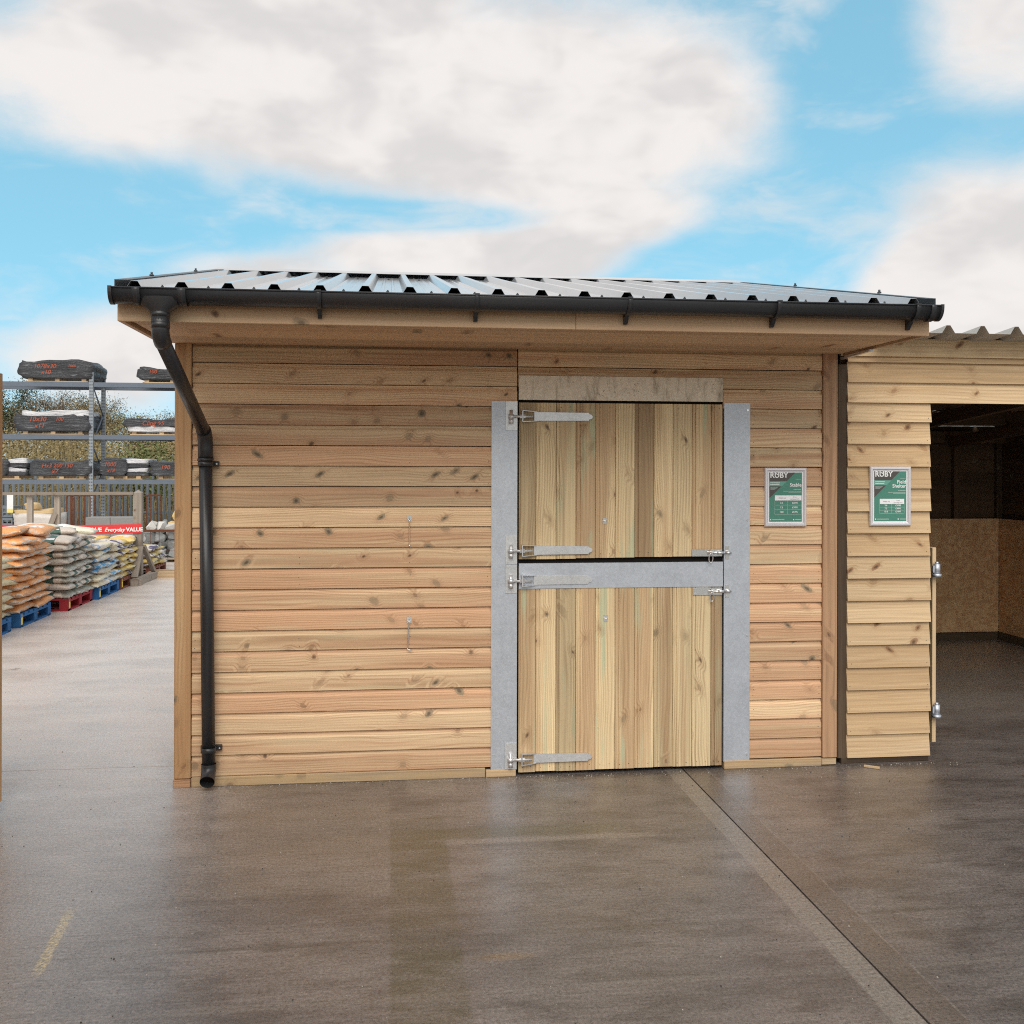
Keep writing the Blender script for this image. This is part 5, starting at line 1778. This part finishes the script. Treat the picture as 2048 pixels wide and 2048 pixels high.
def tree(x, y, h, spread, mat, label, seed, leaves=2600, leaf=0.10, bare=0.5, cone=False, base=-0.16):
    rnd = random.Random(seed)
    t = thing('tree', label, 'tree', (x, y, base), group='trees on the skyline')
    tr = MB()
    tips = []

    def grow(p, d, L, r, lev):
        n = 3
        path = [p]
        q, dd = p, d
        for i in range(n):
            dd = (dd + Vector((rnd.gauss(0, .14), rnd.gauss(0, .14), rnd.gauss(0.05, .08)))).normalized()
            q = q + dd * L / n
            path.append(q)
        tr.tube(path, r, 5 if lev else 7, cap=False, r2=r * 0.62)
        if lev >= 3:
            tips.append((path[-1], L))
            tips.append((path[-2], L))
            return
        k = rnd.randint(3, 4) if lev else rnd.randint(5, 7)
        for i in range(k):
            f = rnd.uniform(0.45, 1.0) if lev else rnd.uniform(0.35, 1.0)
            st_ = path[min(n, int(f * n))].lerp(path[min(n, int(f * n) + 1)], 0.4) if int(f * n) < n else path[-1]
            a = rnd.uniform(0, 6.28)
            tilt = rnd.uniform(0.45, 1.0)
            o = dd.orthogonal().normalized()
            nd = (dd * cos(tilt) + (Matrix.Rotation(a, 3, dd) @ o) * sin(tilt)).normalized()
            grow(st_, nd, L * rnd.uniform(0.5, 0.68), r * 0.5, lev + 1)
        if lev:
            tips.append((path[-1], L * 0.6))

    grow(Vector((0, 0, 0)), Vector((0, 0, 1)), h * 0.52, h * 0.018, 0)
    cr = MB()
    zmax = max(p.z for p, _ in tips)
    for q in range(len(tr.v)):
        v = tr.v[q]
        tr.v[q] = (v[0] * spread, v[1] * spread, v[2] * h / zmax)
    pts = []
    for p, L in tips:
        p = Vector((p.x * spread, p.y * spread, p.z * h / zmax))
        k = max(2, int(leaves / len(tips)))
        for _ in range(k):
            g_ = Vector((rnd.gauss(0, 1), rnd.gauss(0, 1), rnd.gauss(0, .8)))
            pts.append(p + g_ * (0.052 * h))
    if cone:
        pts = []
        for _ in range(leaves):
            z = rnd.random() ** 0.8
            rr = (1 - z) * h * 0.24 * (0.65 + 0.35 * sin(z * 40)) * math.sqrt(rnd.random())
            a = rnd.uniform(0, 6.28)
            pts.append(Vector((rr * cos(a), rr * sin(a), h * (0.08 + 0.92 * z))))
    leaves_into(cr, pts, leaf, rnd)
    link('trunk', raw_mesh(tr, 'trunk', 'bark'), t, local=True)
    link('crown', raw_mesh(cr, 'crown', mat), t, local=True)
    return t


TREES = [(-24.2, 60, 6.6, 1.1, 'leaf_dark', 'dark green tree at the left edge of the skyline', 11000, .05, False),
         (-21.9, 61, 6.9, .9, 'leaf_dark', 'tallest dark green tree on the left of the skyline', 11000, .05, False),
         (-20.6, 59, 6.5, 1.1, 'leaf_brown', 'bare brown tree right of the tall dark green tree', 8000, .036, False),
         (-19.3, 63, 6.4, 1.0, 'leaf_dark', 'small dark tree half hidden behind bare brown trees', 10000, .05, False),
         (-18.6, 58, 6.0, 1.15, 'leaf_brown', 'thin brown tree above the gap between shelf packs', 8000, .036, False),
         (-17.2, 60, 5.8, 1.1, 'leaf_autumn', 'olive-brown tree straight behind the rack upright', 10000, .045, False),
         (-15.9, 57, 5.6, 1.0, 'leaf_autumn', 'tallest olive-brown tree right of the rack upright', 10000, .045, False),
         (-14.6, 58, 5.2, 1.0, 'leaf_green', 'greenish rounded tree right of the rack upright', 10000, .045, False),
         (-13.2, 56, 4.8, 1.1, 'leaf_brown', 'low bare tree above the pack marked Cling', 8000, .036, False),
         (-11.8, 57, 4.9, 1.1, 'leaf_autumn', 'low olive tree nearest the stable corner post', 10000, .045, False)]
for i, (x, y, h, sp_, mt, lb, nl, lf, cone) in enumerate(TREES):
    tree(x, y, h, sp_, mt, lb, 100 + i, nl, lf, cone=cone)

rnd = random.Random(77)
th = MB()
pts = []
for _ in range(130000):
    y = rnd.uniform(29, 44)
    x = (rnd.uniform(-20, 3.0) if rnd.random() < 0.68 else rnd.uniform(-42, -20)) * (y / 40)
    top = 2.2 + 0.8 * sin(x * 0.8 + y * .3) * sin(y * 0.5 + 1) + 0.5 * sin(x * 2.3 + 2) + (y - 29) * 0.085
    z = top * (rnd.random() ** 0.75) - 0.15
    pts.append(Vector((x, y, z)))
leaves_into(th, pts, 0.05, rnd)
for _ in range(2600):
    y = rnd.uniform(29, 44)
    x = rnd.uniform(-20, 3.0) * (y / 40)
    top = 2.3 + 0.7 * sin(x * 0.8 + y * .3) + (y - 29) * 0.085
    lx, ly = rnd.gauss(0, .25), rnd.gauss(0, .25)
    o = len(th.v)
    th.v += [(x - .012, y, -.16), (x + .012, y, -.16), (x + lx, y + ly, top * rnd.uniform(.7, 1.12))]
    th.f.append([o, o + 1, o + 2])
    th.sm.append(False)
o = link('scrub_thicket', raw_mesh(th, 'scrub_thicket', 'leaf_scrub'))
tag(o, 'olive and brown scrub growing behind the palisade fence', 'scrub', kind='stuff')
gr = MB()
for _ in range(24000):
    y = rnd.uniform(23.9, 29.5)
    x = rnd.uniform(-26, 0.5)
    hh = rnd.uniform(0.25, 0.8) * (1.3 if y > 26 else 0.8)
    o = len(gr.v)
    a = rnd.uniform(0, 3.14)
    w_ = rnd.uniform(.008, .02)
    gr.v += [(x - w_ * cos(a), y - w_ * sin(a), -.16), (x + w_ * cos(a), y + w_ * sin(a), -.16), (x + rnd.gauss(0, .12), y + rnd.gauss(0, .12), hh - .16)]
    gr.f.append([o, o + 1, o + 2])
    gr.sm.append(False)
o = link('dry_grass', raw_mesh(gr, 'dry_grass', 'dry_grass'))
tag(o, 'dry straw-coloured grass along the foot of the fence', 'grass', kind='stuff')
bush = thing('bush', 'green bush behind the fence close to the stable corner post', 'bush', (-6.4, 27.5, -0.16))
bm_ = MB()
leaves_into(bm_, [Vector((rnd.gauss(0, .55), rnd.gauss(0, .5), abs(rnd.gauss(1.35, .75)))) for _ in range(3200)], 0.06, rnd)
link('crown', raw_mesh(bm_, 'crown', 'leaf_green'), bush, local=True)
st_ = MB()
for i in range(6):
    a = i * 1.05
    st_.tube([(0.05 * cos(a), 0.05 * sin(a), 0), (0.3 * cos(a), 0.3 * sin(a), 0.8), (0.5 * cos(a), 0.5 * sin(a), 1.7)], 0.03, 5, r2=0.01)
link('stem', raw_mesh(st_, 'stem', 'bark'), bush, local=True)

# ------------------------------------------------------------------ small things on the concrete
o = MB().box(0, 0.085, -0.007, 0.007, 0, 0.012, 0.001).build('wood_offcut', 'bearer_wood', loc=(3.80, -0.075, 0.001), rot=(0, 0, -0.62))
tag(o, 'small pale timber offcut on the concrete by the shelter sill', 'offcut')
m = MB()
m._add([(0, 0, 0.002), (0.05, 0.012, 0.008), (0.10, 0.0, 0.004), (0.05, -0.014, 0.012), (0, 0, 0.0), (0.05, 0.012, 0.006), (0.10, 0.0, 0.002), (0.05, -0.014, 0.010)],
       [(0, 1, 3), (1, 2, 3), (4, 7, 5), (5, 7, 6)])
o = m.build('fallen_leaf', 'dead_leaf', loc=(-2.02, 3.35, 0.0), rot=(0, 0, 0.2))
tag(o, 'single dark red leaf lying on the pale concrete of the aisle', 'leaf')
gm, gd = MB(), MB()
for _ in range(420):
    y = rnd.uniform(-2.9, 0.0) if rnd.random() < .7 else rnd.uniform(0, 8)
    x = rnd.uniform(-0.6, 4.6) if y < 0 else rnd.uniform(-2.3, -0.1)
    s = rnd.uniform(.0008, .0024)
    (gm if rnd.random() < .35 else gd).box(x - s, x + s, y - s, y + s, 0.0, s * 1.2)
for _ in range(160):   # sawdust and chips along the sill
    x, y = rnd.uniform(0.1, 4.4), -0.035 - abs(rnd.gauss(0, .03))
    s = rnd.uniform(.001, .0028)
    gm.box(x - s, x + s, y - s, y + s, 0.0, s)
tag(gm.build('grit', 'grit'), 'pale grit and sawdust specks scattered on the concrete', 'grit', kind='stuff')
tag(gd.build('dark_grit', 'grit_dark'), 'dark specks of grit scattered on the concrete', 'grit', kind='stuff')
